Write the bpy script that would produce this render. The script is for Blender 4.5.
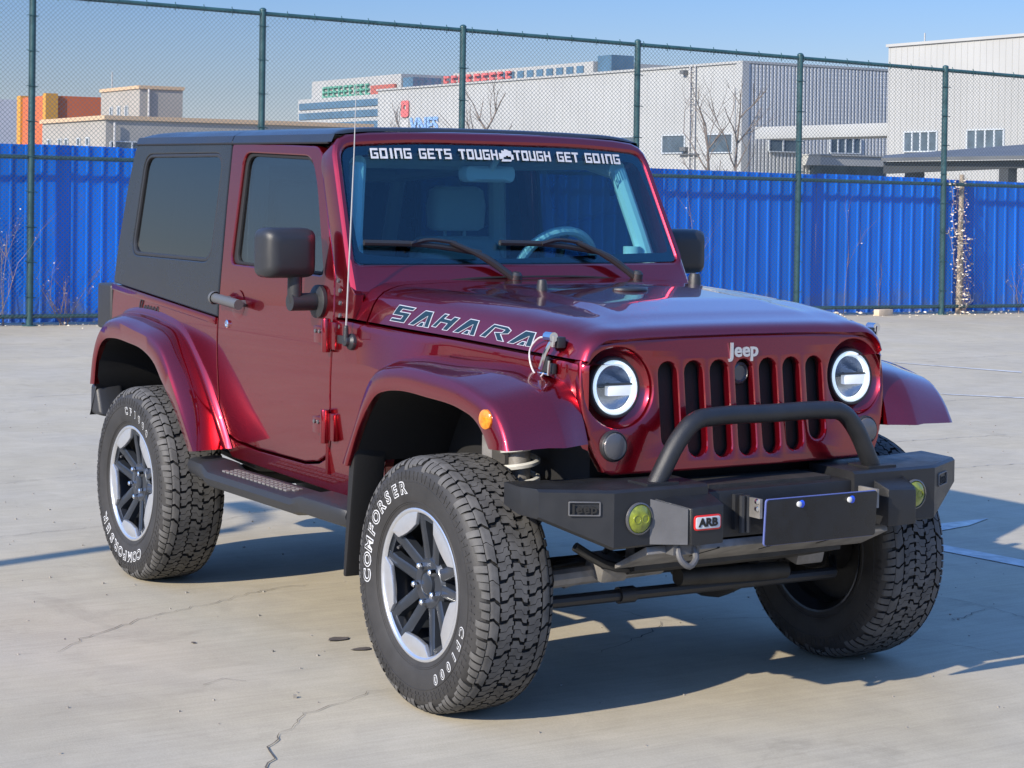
import bpy, bmesh, math, random
from mathutils import Vector, Matrix
random.seed(7)
R = math.radians
for o in list(bpy.data.objects): bpy.data.objects.remove(o)
scene = bpy.context.scene
COL = scene.collection

# ------------------------------------------------------------------ camera
cd = bpy.data.cameras.new('camera'); cam = bpy.data.objects.new('camera', cd); COL.objects.link(cam)
cam.location = (5.40763, -4.12791, 1.65934)
yaw, pit, rol = 2.608562, -0.01632438, 0.01371164
fwd = Vector((math.cos(pit)*math.cos(yaw), math.cos(pit)*math.sin(yaw), math.sin(pit)))
rt = fwd.cross(Vector((0, 0, 1))).normalized(); up = rt.cross(fwd)
r2 = rt*math.cos(rol) + up*math.sin(rol); u2 = -rt*math.sin(rol) + up*math.cos(rol)
M = Matrix((r2, u2, -fwd)).transposed().to_4x4(); M.translation = cam.location
cam.matrix_world = M
cd.sensor_width = 36; cd.lens = 1970.21/1024*36
cd.shift_x = (512-427.783)/1024; cd.shift_y = (224.917-384)/1024
cd.clip_start = 0.1; cd.clip_end = 3000
scene.camera = cam

# ------------------------------------------------------------------ light
SUN_AZ, SUN_EL = R(-75.2), R(27.5)
w = bpy.data.worlds.new('World'); scene.world = w; w.use_nodes = True
nt = w.node_tree; nt.nodes.clear()
sky = nt.nodes.new('ShaderNodeTexSky'); sky.sky_type = 'NISHITA'; sky.sun_disc = False
sky.sun_elevation = SUN_EL; sky.sun_rotation = math.pi/2 - SUN_AZ
sky.air_density = 1.0; sky.dust_density = 0.3; sky.ozone_density = 3.0; sky.altitude = 50
bg = nt.nodes.new('ShaderNodeBackground'); bg.inputs[1].default_value = 0.15
wo = nt.nodes.new('ShaderNodeOutputWorld')
# thin winter haze: paler and dimmer towards the horizon, deeper blue overhead
tcw = nt.nodes.new('ShaderNodeTexCoord'); sep = nt.nodes.new('ShaderNodeSeparateXYZ'); nt.links.new(tcw.outputs['Generated'], sep.inputs[0])
rmp = nt.nodes.new('ShaderNodeValToRGB'); el = rmp.color_ramp.elements
el[0].position = 0; el[0].color = (.46, .43, .56, 1); el[1].position = 1; el[1].color = (1.15, 1.48, 1.85, 1)
for p_, c_ in ((.05, (.36, .365, .47, 1)), (.12, (.29, .37, .53, 1)), (.24, (.44, .60, .90, 1)), (.5, (.80, 1.08, 1.50, 1))):
    e_ = el.new(p_); e_.color = c_
nt.links.new(sep.outputs[2], rmp.inputs[0])
mxw = nt.nodes.new('ShaderNodeVectorMath'); mxw.operation = 'MULTIPLY'
nt.links.new(sky.outputs[0], mxw.inputs[0]); nt.links.new(rmp.outputs[0], mxw.inputs[1])
nt.links.new(mxw.outputs[0], bg.inputs[0]); nt.links.new(bg.outputs[0], wo.inputs[0])
sl = bpy.data.lights.new('sun', 'SUN'); sun = bpy.data.objects.new('sun', sl); COL.objects.link(sun)
sl.energy = 4.6; sl.angle = R(0.53); sl.color = (1, 0.90, 0.74)
sdir = Vector((math.cos(SUN_EL)*math.cos(SUN_AZ), math.cos(SUN_EL)*math.sin(SUN_AZ), math.sin(SUN_EL)))
sun.rotation_euler = sdir.to_track_quat('Z', 'Y').to_euler()
sun.location = (6, -22, 14)
vs = scene.view_settings
vs.view_transform = 'Standard'; vs.look = 'None'; vs.exposure = 0.65; vs.gamma = 1; vs.use_curve_mapping = False
scene.render.engine = 'CYCLES'
try:
    scene.cycles.max_bounces = 8; scene.cycles.transparent_max_bounces = 16
    scene.cycles.use_denoising = True; scene.cycles.sample_clamp_indirect = 6
except Exception: pass

# ------------------------------------------------------------------ materials
def mat(name): 
    m = bpy.data.materials.new(name); m.use_nodes = True
    return m, m.node_tree.nodes, m.node_tree.links, m.node_tree.nodes['Principled BSDF']
def pm(name, col, rough=.5, metal=0., coat=0., spec=.5, bump=0., bscale=200., vary=0., vscale=6., rvary=0., emit=None, es=0., coatr=.03, coatior=1.5):
    """principled material with noise variation of colour, roughness and a noise bump, all in object space"""
    m, n, l, b = mat(name)
    c = (*col, 1)
    b.inputs['Base Color'].default_value = c; b.inputs['Roughness'].default_value = rough
    b.inputs['Metallic'].default_value = metal; b.inputs['Coat Weight'].default_value = coat
    b.inputs['Coat Roughness'].default_value = coatr; b.inputs['Coat IOR'].default_value = coatior; b.inputs['Specular IOR Level'].default_value = spec
    if emit: b.inputs['Emission Color'].default_value = (*emit, 1); b.inputs['Emission Strength'].default_value = es
    tc = n.new('ShaderNodeTexCoord')
    if vary or rvary:
        nz = n.new('ShaderNodeTexNoise'); nz.inputs['Scale'].default_value = vscale; nz.inputs['Detail'].default_value = 6
        l.new(tc.outputs['Object'], nz.inputs['Vector'])
        if vary:
            mr = n.new('ShaderNodeMapRange'); mr.inputs[1].default_value = .3; mr.inputs[2].default_value = .7
            mr.inputs[3].default_value = 1-vary; mr.inputs[4].default_value = 1+vary
            l.new(nz.outputs[0], mr.inputs[0])
            mx = n.new('ShaderNodeVectorMath'); mx.operation = 'SCALE'; mx.inputs[0].default_value = col
            l.new(mr.outputs[0], mx.inputs['Scale']); l.new(mx.outputs[0], b.inputs['Base Color'])
        if rvary:
            mr = n.new('ShaderNodeMapRange'); mr.inputs[1].default_value = .3; mr.inputs[2].default_value = .7
            mr.inputs[3].default_value = max(.02, rough-rvary); mr.inputs[4].default_value = rough+rvary
            l.new(nz.outputs[0], mr.inputs[0]); l.new(mr.outputs[0], b.inputs['Roughness'])
    if bump:
        nb = n.new('ShaderNodeTexNoise'); nb.inputs['Scale'].default_value = bscale; nb.inputs['Detail'].default_value = 3
        l.new(tc.outputs['Object'], nb.inputs['Vector'])
        bp = n.new('ShaderNodeBump'); bp.inputs['Strength'].default_value = bump; bp.inputs['Distance'].default_value = .002
        l.new(nb.outputs[0], bp.inputs['Height']); l.new(bp.outputs[0], b.inputs['Normal'])
    return m
def glass(name, tint, rough=0., ior=1.5, refl=(1, 1, 1)):
    m = bpy.data.materials.new(name); m.use_nodes = True; n = m.node_tree.nodes; l = m.node_tree.links; n.clear()
    tr = n.new('ShaderNodeBsdfTransparent'); tr.inputs[0].default_value = (*tint, 1)
    gl = n.new('ShaderNodeBsdfGlossy'); gl.inputs['Roughness'].default_value = rough; gl.inputs[0].default_value = (*refl, 1)
    fr = n.new('ShaderNodeFresnel'); ge = n.new('ShaderNodeNewGeometry'); mi_ = n.new('ShaderNodeMapRange')
    mi_.inputs[3].default_value = ior; mi_.inputs[4].default_value = 1/ior        # same reflectance on both faces of the pane
    l.new(ge.outputs['Backfacing'], mi_.inputs[0]); l.new(mi_.outputs[0], fr.inputs[0])
    mx = n.new('ShaderNodeMixShader'); o = n.new('ShaderNodeOutputMaterial')
    l.new(fr.outputs[0], mx.inputs[0]); l.new(tr.outputs[0], mx.inputs[1]); l.new(gl.outputs[0], mx.inputs[2]); l.new(mx.outputs[0], o.inputs[0])
    return m
MT = {}
MT['paint'] = pm('maroon_metallic_paint', (.265, .003, .0125), .28, .87, 1., vary=.08, vscale=900, rvary=.03, coatr=.012, coatior=1.68)
MT['black'] = pm('textured_black_steel', (.014, .0148, .017), .40, 0, 0, bump=.35, bscale=900, vary=.15, vscale=14, rvary=.06)
MT['trim'] = pm('satin_black_plastic', (.022, .023, .026), .42, bump=.25, bscale=1200, rvary=.06)
MT['hardtop'] = pm('dark_grey_hardtop', (.020, .023, .028), .27, bump=.04, bscale=1400, vary=.08, vscale=5, rvary=.05)
MT['liner'] = pm('wheel_well_black', (.008, .008, .009), .7, bump=.3, bscale=60)
MT['rubber'] = pm('tyre_sidewall_rubber', (.028, .027, .027), .62, bump=.35, bscale=260, vary=.25, vscale=12)
MT['tread'] = pm('tyre_tread_rubber', (.082, .080, .078), .7, bump=.4, bscale=300, vary=.3, vscale=22)
MT['groove'] = pm('tyre_groove_rubber', (.009, .009, .009), .85)
MT['silver'] = pm('machined_silver', (.72, .74, .78), .28, .85, vary=.04, vscale=40)
MT['gun'] = pm('gunmetal_wheel', (.040, .047, .060), .33, .55, .3, vary=.1, vscale=20)
MT['chrome'] = pm('chrome', (.8, .8, .8), .12, 1.)
MT['steel'] = pm('dusty_steel', (.22, .21, .20), .55, .4, bump=.4, bscale=80, vary=.3, vscale=16)
MT['under'] = pm('dirty_chassis_black', (.022, .021, .020), .6, bump=.5, bscale=70, vary=.4, vscale=12)
MT['white'] = pm('white_lettering', (.50, .51, .53), .55, vary=.12, vscale=60)
MT['decal'] = pm('teal_grey_decal', (.008, .026, .040), .35, .1)
MT['decalw'] = pm('silver_decal_edge', (.42, .44, .48), .35, .2)
MT['plate'] = pm('black_plate_cover', (.007, .008, .011), .3, vary=.25, vscale=20, rvary=.08)
MT['blue'] = pm('blue_plastic', (.02, .09, .65), .35)
MT['lilac'] = pm('blue_plate_edge', (.10, .13, .34), .4)
MT['red'] = pm('red_badge', (.62, .02, .02), .4)
MT['amber'] = pm('amber_lens', (.75, .22, .01), .15, coat=.6, vary=.3, vscale=90)
MT['yellow'] = pm('yellow_fog_lens', (.19, .22, .015), .14, coat=.8, vary=.35, vscale=60)
MT['smoke'] = pm('smoked_lens', (.075, .075, .08), .2, coat=.8, bump=.6, bscale=240)
MT['halo'] = pm('led_ring', (.8, .85, .9), .3, emit=(.72, .88, 1), es=.42)
MT['ledbar'] = pm('led_bar', (.8, .82, .85), .2, emit=(.9, .95, 1), es=.2)
MT['lamp_in'] = pm('lamp_reflector', (.40, .41, .42), .22, .8, bump=.4, bscale=120)
MT['lamp_blue'] = pm('lamp_upper_reflector', (.22, .28, .40), .2, .8, bump=.4, bscale=120)
MT['clear'] = glass('clear_lens', (.96, .97, .98))
MT['wind'] = glass('windscreen_glass', (.62, .83, .87), 0, 1.55, (.8, .95, 1))
MT['tint'] = glass('tinted_side_glass', (.16, .18, .20), 0, 2.5)
MT['sideglass'] = glass('door_glass', (.34, .40, .44), 0, 2.3)
MT['frit'] = pm('windscreen_black_border', (.006, .010, .018), .06, coat=.5)
MT['inner'] = pm('interior_dark', (.020, .021, .023), .7, bump=.3, bscale=300)
MT['seat'] = pm('interior_grey_fabric', (.74, .75, .73), .8, bump=.4, bscale=400)
MT['wheelrim'] = pm('steering_leather', (.70, .71, .71), .45)
MT['taillamp'] = pm('smoked_tail_lamp', (.030, .020, .022), .25, coat=.4)
MT['steelp'] = pm('bare_steel_and_lit_facet', (.11, .11, .115), .45, .2, bump=.3, bscale=300, vary=.12, vscale=14)  # hook and tablet steel; also paints the sunlit winch facet
MT['springw'] = pm('white_spring', (.48, .48, .46), .45, vary=.15, vscale=30)
MT['trimg'] = pm('weathered_grey_plastic', (.085, .088, .092), .42, bump=.2, bscale=900)
MT['rod'] = pm('antenna_rod', (.40, .40, .40), .4, .3)
MT['wire'] = pm('white_wire', (.45, .45, .45), .4)
MT['grill'] = pm('grille_mesh', (.004, .004, .0045), .6, bump=1., bscale=380)

# ------------------------------------------------------------------ mesh helpers
def finish(bm, sharp=35, recalc=True):
    bmesh.ops.remove_doubles(bm, verts=bm.verts, dist=1e-5)
    if recalc: bmesh.ops.recalc_face_normals(bm, faces=bm.faces)
def obj(name, bm, m, parent=None, sharp=35, recalc=True, bevel=0, seg=2):
    if bevel:
        finish(bm)
        es = [e for e in bm.edges if len(e.link_faces) == 2 and e.calc_face_angle(0) > R(30)]
        if es: bmesh.ops.bevel(bm, geom=es, offset=bevel, segments=seg, affect='EDGES', clamp_overlap=True, profile=.6)
    finish(bm, recalc=recalc)
    me = bpy.data.meshes.new(name); bm.to_mesh(me); bm.free()
    for f in me.polygons: f.use_smooth = True
    try: me.set_sharp_from_angle(angle=R(sharp))
    except Exception: pass
    ms = m if isinstance(m, (list, tuple)) else [m]
    for k in ms: me.materials.append(MT[k] if isinstance(k, str) else k)
    o = bpy.data.objects.new(name, me); COL.objects.link(o)
    if parent: o.parent = parent
    return o
def tag(o, label=None, cat=None, group=None, kind=None):
    if label: o['label'] = label
    if cat: o['category'] = cat
    if group: o['group'] = group
    if kind: o['kind'] = kind
    return o
def empty(name, loc=(0, 0, 0)):
    o = bpy.data.objects.new(name, None); o.location = loc; o.empty_display_size = .2; COL.objects.link(o); return o
def lookup(x, tab):
    if x <= tab[0][0]: return tab[0][1]
    for (a, b), (c, d) in zip(tab, tab[1:]):
        if x <= c: return b + (d-b)*(x-a)/(c-a)
    return tab[-1][1]
def cr(pts, n):
    """Catmull-Rom resampling of a list of tuples to n+1 samples per whole list (chord-length parameter)"""
    P = [Vector(p) for p in pts]; d = [0]
    for a, b in zip(P, P[1:]): d.append(d[-1] + max((b-a).length, 1e-6))
    out = []
    for k in range(n+1):
        t = d[-1]*k/n; i = 0
        while i < len(P)-2 and t > d[i+1]: i += 1
        u = (t-d[i])/(d[i+1]-d[i]); h = d[i+1]-d[i]
        def tan(j):
            if j == 0: return (P[1]-P[0])/(d[1]-d[0])
            if j == len(P)-1: return (P[-1]-P[-2])/(d[-1]-d[-2])
            a = (P[j]-P[j-1])/(d[j]-d[j-1]); b = (P[j+1]-P[j])/(d[j+1]-d[j])
            wa = d[j+1]-d[j]; wb = d[j]-d[j-1]
            return (a*wa+b*wb)/(wa+wb)
        m0, m1 = tan(i)*h, tan(i+1)*h
        out.append(P[i]*(2*u**3-3*u*u+1) + m0*(u**3-2*u*u+u) + P[i+1]*(-2*u**3+3*u*u) + m1*(u**3-u*u))
    return out
def grid(bm, rows, closed_u=False, closed_v=False, mi=0, cap=False):
    V = [[bm.verts.new(p) for p in r] for r in rows]
    n, m = len(V), len(V[0])
    for i in range(n if closed_v else n-1):
        for j in range(m if closed_u else m-1):
            a, b, c, d = V[i][j], V[i][(j+1) % m], V[(i+1) % n][(j+1) % m], V[(i+1) % n][j]
            try: f = bm.faces.new((a, b, c, d)); f.material_index = mi
            except ValueError: pass
    if cap:
        for r in (V[0], V[-1]):
            try: bm.faces.new(r).material_index = mi
            except ValueError: pass
    return V
def box(bm, c, s, rot=None, mi=0):
    g = bmesh.ops.create_cube(bm, size=1)
    Mx = Matrix.Translation(c) @ (rot.to_4x4() if rot else Matrix.Identity(4)) @ Matrix.Diagonal((*s, 1))
    bmesh.ops.transform(bm, matrix=Mx, verts=g['verts'])
    for v in g['verts']:
        for f in v.link_faces: f.material_index = mi
    return g['verts']
def hexa(bm, p, mi=0):
    """8 corner points: bottom ring 0-3, top ring 4-7"""
    v = [bm.verts.new(q) for q in p]
    for f in ((0, 1, 2, 3), (4, 5, 6, 7), (0, 1, 5, 4), (1, 2, 6, 5), (2, 3, 7, 6), (3, 0, 4, 7)):
        bm.faces.new([v[i] for i in f]).material_index = mi
def frame_of(d):
    d = d.normalized(); a = Vector((0, 0, 1)) if abs(d.z) < .9 else Vector((1, 0, 0))
    x = d.cross(a).normalized(); return x, x.cross(d).normalized()
def tube(bm, pts, r, n=10, mi=0, cap=True, smooth=0):
    if smooth: pts = cr(pts, smooth)
    P = [Vector(p) for p in pts]; rows = []
    px = None
    for i, p in enumerate(P):
        d = (P[min(i+1, len(P)-1)] - P[max(i-1, 0)]).normalized()
        if px is None: px, py = frame_of(d)
        else:
            px = (px - d*px.dot(d)).normalized(); py = px.cross(d)
        rr = r[i*(len(r)-1)//max(1, len(P)-1)] if isinstance(r, (list, tuple)) else r
        rows.append([p + px*rr*math.cos(2*math.pi*k/n) + py*rr*math.sin(2*math.pi*k/n) for k in range(n)])
    grid(bm, rows, closed_u=True, mi=mi, cap=cap)
def lathe(bm, prof, o, ax, n=32, mi=0, cap=False, ref=None):
    """prof: list of (radius, height along axis)"""
    ax = Vector(ax).normalized(); x, y = frame_of(ax); o = Vector(o)
    rows = [[o + ax*h + (x*math.cos(2*math.pi*k/n) + y*math.sin(2*math.pi*k/n))*r for k in range(n)] for r, h in prof]
    grid(bm, rows, closed_u=True, mi=mi, cap=cap)
def rr(poly, r, n=5):
    """round the corners of a 2-D polygon"""
    out = []; N = len(poly)
    for i in range(N):
        p = Vector(poly[i]); a = Vector(poly[i-1]); b = Vector(poly[(i+1) % N])
        ri = r[i] if isinstance(r, (list, tuple)) else r
        if ri <= 0: out.append(tuple(p)); continue
        u = (a-p); v = (b-p); t = min(ri, u.length*.48, v.length*.48)
        p0 = p+u.normalized()*t; p1 = p+v.normalized()*t
        for k in range(n+1):
            s = k/n; out.append(tuple(p0*(1-s)**2 + p*2*s*(1-s) + p1*s*s))
    return out
def circle(cx, cy, r, n=32): return [(cx+r*math.cos(2*math.pi*k/n), cy+r*math.sin(2*math.pi*k/n)) for k in range(n)]
def curve_mesh(o):
    COL.objects.link(o); dg = bpy.context.evaluated_depsgraph_get()
    return bpy.data.meshes.new_from_object(o.evaluated_get(dg))
def plate(polys, thick, bev=.0, res=1):
    """filled 2-D outline (first polygon) with holes (the rest), extruded and bevelled; returns bmesh in (u,v,w)"""
    cu = bpy.data.curves.new('c', 'CURVE'); cu.dimensions = '2D'; cu.fill_mode = 'BOTH'
    for pl in polys:
        s = cu.splines.new('POLY'); s.points.add(len(pl)-1); s.use_cyclic_u = True
        for q, p in zip(s.points, pl): q.co = (p[0], p[1], 0, 1)
    cu.extrude = max(thick/2-bev, 1e-4); cu.bevel_depth = bev; cu.bevel_resolution = res; cu.offset = -bev
    o = bpy.data.objects.new('c', cu); me = curve_mesh(o)
    bm = bmesh.new(); bm.from_mesh(me)
    bpy.data.objects.remove(o); bpy.data.curves.remove(cu); bpy.data.meshes.remove(me)
    bmesh.ops.remove_doubles(bm, verts=bm.verts, dist=1e-5)
    return bm
def cuts(bm, axis, vals):
    no = [0, 0, 0]; no[axis] = 1
    for v in vals:
        co = [0, 0, 0]; co[axis] = v
        bmesh.ops.bisect_plane(bm, geom=bm.verts[:]+bm.edges[:]+bm.faces[:], dist=1e-6, plane_co=co, plane_no=no)
def warp(bm, fn):
    for v in bm.verts: v.co = fn(*v.co)
    return bm
def text_bm(body, size, bold=0., extrude=.001, shear=0., spacing=1.):
    cu = bpy.data.curves.new('t', 'FONT'); cu.body = body; cu.size = size; cu.offset = bold; cu.extrude = extrude
    cu.shear = shear; cu.space_character = spacing; cu.align_x = 'CENTER'; cu.align_y = 'CENTER'; cu.resolution_u = 3
    o = bpy.data.objects.new('t', cu); me = curve_mesh(o)
    bm = bmesh.new(); bm.from_mesh(me)
    bpy.data.objects.remove(o); bpy.data.curves.remove(cu); bpy.data.meshes.remove(me)
    return bm
def each(nm, shapes, m, parent, **k):
    """one object per separate piece"""
    for b in shapes: obj(nm, b, m, parent, **k)
def join(dst, src):
    me = bpy.data.meshes.new('j'); src.to_mesh(me); src.free(); dst.from_mesh(me); bpy.data.meshes.remove(me)
def mirror_y(bm):
    for v in bm.verts: v.co.y *= -1
    bmesh.ops.reverse_faces(bm, faces=bm.faces)
    return bm
# ================================================================== SETTING
def concrete():
    m, n, l, b = mat('worn_concrete')
    tc = n.new('ShaderNodeTexCoord')
    def nz(scale, det, rough=.55, vec=None, dist=0):
        x = n.new('ShaderNodeTexNoise'); x.inputs['Scale'].default_value = scale; x.inputs['Detail'].default_value = det
        x.inputs['Roughness'].default_value = rough; x.inputs['Distortion'].default_value = dist
        l.new(vec or tc.outputs['Object'], x.inputs['Vector']); return x
    def rng(src, a, bb, c, d):
        r = n.new('ShaderNodeMapRange'); r.inputs[1].default_value = a; r.inputs[2].default_value = bb
        r.inputs[3].default_value = c; r.inputs[4].default_value = d; l.new(src, r.inputs[0]); return r.outputs[0]
    def mul(a, c):
        x = n.new('ShaderNodeMath'); x.operation = 'MULTIPLY'; l.new(a, x.inputs[0]); l.new(c, x.inputs[1]); return x.outputs[0]
    big = rng(nz(.55, 5).outputs[0], .3, .7, .90, 1.07)
    mid = rng(nz(4.5, 8, .65, dist=.6).outputs[0], .3, .72, .90, 1.06)
    fine = rng(nz(120, 5, .8).outputs[0], .25, .75, .86, 1.12)
    mp = n.new('ShaderNodeMapping'); mp.inputs['Scale'].default_value = (26, 1.1, 1); mp.inputs['Rotation'].default_value = (0, 0, R(4))
    l.new(tc.outputs['Object'], mp.inputs[0])
    brush = rng(nz(1.6, 6, .6, mp.outputs[0], .8).outputs[0], .38, .7, 1.0, .90)
    st = rng(nz(1.7, 9, .7, dist=1.2).outputs[0], .58, .78, 1.0, .76)
    v = mul(mul(mul(big, mid), mul(fine, brush)), st)
    warm = nz(.9, 4); cr_ = n.new('ShaderNodeMix'); cr_.data_type = 'RGBA'
    cr_.inputs[6].default_value = (.45, .40, .30, 1); cr_.inputs[7].default_value = (.435, .395, .315, 1)
    l.new(rng(warm.outputs[0], .35, .65, 0, 1), cr_.inputs[0])
    s = n.new('ShaderNodeVectorMath'); s.operation = 'SCALE'; l.new(cr_.outputs[2], s.inputs[0]); l.new(v, s.inputs['Scale'])
    l.new(s.outputs[0], b.inputs['Base Color']); b.inputs['Roughness'].default_value = .85; b.inputs['Specular IOR Level'].default_value = .12
    bp = n.new('ShaderNodeBump'); bp.inputs['Strength'].default_value = .22; bp.inputs['Distance'].default_value = .004
    l.new(nz(160, 4).outputs[0], bp.inputs['Height']); l.new(bp.outputs[0], b.inputs['Normal'])
    return m
MT['concrete'] = concrete()
bm = bmesh.new()
xs = [-400, -40, -18.2, -6, 6, 40, 400]; ys = [-400, -40, -6, 6, 30, 60, 400]
grid(bm, [[(x, y, 0) for x in xs] for y in ys])
tag(obj('ground', bm, 'concrete'), kind='structure')

MT['crack'] = pm('crack_dark', (.09, .078, .065), .9, vary=.3, vscale=20)
MT['joint'] = pm('joint_dust', (.33, .31, .28), .9, vary=.3, vscale=8)
MT['line'] = pm('worn_white_line', (.47, .47, .455), .7, vary=.25, vscale=14)
MT['stain'] = pm('oil_stain', (.10, .085, .075), .6, vary=.3, vscale=20)
def ribbon(bm, pts, w0, z, jit=.0, n=None, seed=1, taper=True):
    rnd = random.Random(seed); P = []
    for (x0, y0), (x1, y1) in zip(pts, pts[1:]):
        k = max(2, int(math.hypot(x1-x0, y1-y0)/.035)) if jit else 2
        for i in range(k):
            t = i/k; P.append(Vector((x0+(x1-x0)*t, y0+(y1-y0)*t, z)))
    P.append(Vector((*pts[-1], z)))
    if jit:
        for p in P[1:-1]: p.x += rnd.uniform(-jit, jit); p.y += rnd.uniform(-jit, jit)
    L, Rr = [], []
    for i, p in enumerate(P):
        d = (P[min(i+1, len(P)-1)]-P[max(i-1, 0)]).normalized(); q = Vector((-d.y, d.x, 0))
        e = min(1, i/4, (len(P)-1-i)/4) if taper else 1
        ww = w0*.42*(.25+.75*max(.15, e))*(rnd.uniform(.3, 1.4) if jit else 1)
        L.append(p+q*ww/2); Rr.append(p-q*ww/2)
    grid(bm, [L, Rr])
CR = [([(-1.33, -1.88), (-1.28, -1.69)], .004), ([(-1.28, -1.69), (-1.38, -1.6), (-1.47, -1.5), (-1.54, -1.39), (-1.65, -1.22), (-1.76, -.99), (-1.81, -.84), (-1.91, -.64), (-1.96, -.47), (-1.96, -.33), (-1.93, -.18)], .008),
      ([(.52, -1.74), (.33, -1.64), (.19, -1.56), (.06, -1.48), (0, -1.4)], .010), ([(0, -1.4), (-.14, -1.28), (-.18, -1.2), (-.22, -1.08), (-.29, -.96), (-.29, -.89)], .006),
      ([(-1.04, .51), (-.9, .54), (-.75, .56), (-.71, .6), (-.67, .72), (-.63, .84), (-.59, .96), (-.46, 1.05), (-.4, 1.3), (-.2, 1.6), (-.3, 1.93)], .008), ([(-.71, .56), (-.61, .45), (-.52, .32), (-.45, .17), (-.4, .07), (-.38, -.01)], .010),
      ([(-.62, 1.88), (-.5, 1.9), (-.31, 1.93), (-.11, 1.9), (.11, 1.86), (.6, 2.1), (1.2, 2.2)], .007), ([(-.09, 1.24), (.1, 1.29), (.25, 1.34), (.34, 1.34)], .007),
      ([(-.62, -1.42), (-.66, -1.33), (-.6, -1.27)], .012), ([(-3.4, -1.8), (-3.6, -1.3), (-3.69, -.6), (-3.6, 0), (-3.9, .6)], .007), ([(-5.0, -1.6), (-5.2, -.78), (-5.3, -.34), (-5.38, .05), (-5.3, .8)], .007)]
bm = bmesh.new()
for i, (p, wd) in enumerate(CR): ribbon(bm, p, wd, .004, jit=.014, seed=i)
tag(obj('ground_cracks', bm, 'crack'), kind='structure')
bm = bmesh.new()
for i, p in enumerate([[(-6.25, 6.4), (-6.31, 7.23), (-6.4, 8.05), (-6.3, 9.2), (-6.2, 11)], [(-3.5, 3.9), (-3.41, 4.68), (-3.41, 5.1), (-3.32, 5.62), (-3.3, 7)],
        [(-9.6, 1), (-9.7, 5), (-9.5, 9), (-9.6, 13)], [(-13, 1), (-13, 15)], [(-4.6, 4.2), (-4.5, 6.5)]]): ribbon(bm, p, .02, .004, jit=.02, seed=50+i, taper=False)
tag(obj('expansion_joints', bm, 'joint'), kind='structure')
bm = bmesh.new()
for q in ([(-1.62, 2.6), (-1.45, 2.68), (-.9, 2.73), (-.3, 2.8), (.4, 2.86), (.4, 2.98), (-.3, 2.92), (-1, 2.86), (-1.6, 2.8)], [(-1.9, 3.12), (-1.74, 3.05), (-1.80, 3.35), (-1.92, 3.62)],
          [(-9.45, 10.1), (-9.3, 10.1), (-8.0, 10.45), (-8.1, 10.55)], [(-6.85, 8.2), (-6.75, 8.2), (-5.9, 8.85), (-6.0, 8.9)]):
    bm.faces.new([bm.verts.new((x, y, .004)) for x, y in q])
tag(obj('painted_line', bm, 'line'), kind='structure')
bm = bmesh.new(); rnd = random.Random(3)
for x, y, a, b_ in ((-1.01, -.70, .030, .05), (-.83, -.70, .022, .045), (-1.2, -1.2, .010, .010), (-3.1, -1.5, .010, .014)):
    bm.faces.new([bm.verts.new((x+a*math.cos(t*.628)*rnd.uniform(.7, 1.1), y+b_*math.sin(t*.628)*rnd.uniform(.7, 1.1), .0045)) for t in range(10)])
tag(obj('oil_spots', bm, 'stain'), kind='structure')

# ------------------------------------------------------------------ fence line
FP0 = Vector((-17.288, 3.749, 0)); FD = Vector((.14839, .98893, 0)).normalized(); FN = Vector((FD.y, -FD.x, 0))
def fp(s, off, z): return FP0 + FD*s + FN*off + Vector((0, 0, z))
ftop = lambda s: 3.99 - .0327*s
fmid = lambda s: 2.02 - .0102*s
MT['fgreen'] = pm('green_fence_paint', (.024, .072, .080), .42, vary=.25, vscale=9, rvary=.08)
MT['fwire'] = pm('fence_wire', (.07, .10, .115), .5, .0)
def hoarding_paint():
    m, n, l, b = mat('blue_steel_sheet'); tc = n.new('ShaderNodeTexCoord'); oi = n.new('ShaderNodeObjectInfo')
    def nz(scale, det, vec): x = n.new('ShaderNodeTexNoise'); x.inputs['Scale'].default_value = scale; x.inputs['Detail'].default_value = det; l.new(vec, x.inputs['Vector']); return x.outputs[0]
    def rng(src, a, bb, c, d): r = n.new('ShaderNodeMapRange'); r.inputs[1].default_value = a; r.inputs[2].default_value = bb; r.inputs[3].default_value = c; r.inputs[4].default_value = d; l.new(src, r.inputs[0]); return r.outputs[0]
    mp = n.new('ShaderNodeMapping'); mp.inputs['Scale'].default_value = (6, 6, .5); l.new(tc.outputs['Object'], mp.inputs[0])
    streak = rng(nz(1.5, 6, mp.outputs[0]), .3, .7, .86, 1.10); pan = rng(oi.outputs['Random'], 0, 1, .88, 1.06)
    mu = n.new('ShaderNodeMath'); mu.operation = 'MULTIPLY'; l.new(streak, mu.inputs[0]); l.new(pan, mu.inputs[1])
    sc = n.new('ShaderNodeVectorMath'); sc.operation = 'SCALE'; sc.inputs[0].default_value = (.001, .155, .70); l.new(mu.outputs[0], sc.inputs['Scale'])
    sp = n.new('ShaderNodeSeparateXYZ'); l.new(tc.outputs['Object'], sp.inputs[0])
    ad = n.new('ShaderNodeMath'); ad.operation = 'ADD'; l.new(rng(sp.outputs[2], .0, .55, .42, -.25), ad.inputs[0]); l.new(rng(nz(5, 7, tc.outputs['Object']), .35, .75, -.3, .45), ad.inputs[1]); ad.use_clamp = True
    mx = n.new('ShaderNodeMix'); mx.data_type = 'RGBA'; l.new(ad.outputs[0], mx.inputs[0]); l.new(sc.outputs[0], mx.inputs[6]); mx.inputs[7].default_value = (.16, .17, .20, 1)
    l.new(mx.outputs[2], b.inputs['Base Color']); b.inputs['Roughness'].default_value = .5; b.inputs['Specular IOR Level'].default_value = .12
    return m
MT['hoard'] = hoarding_paint()
fence = empty('chain_link_fence', fp(5, 0, 0)); FI = -fence.location
tag(fence, 'tall green chain link fence with steel posts crossing behind the car', 'fence')
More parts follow.
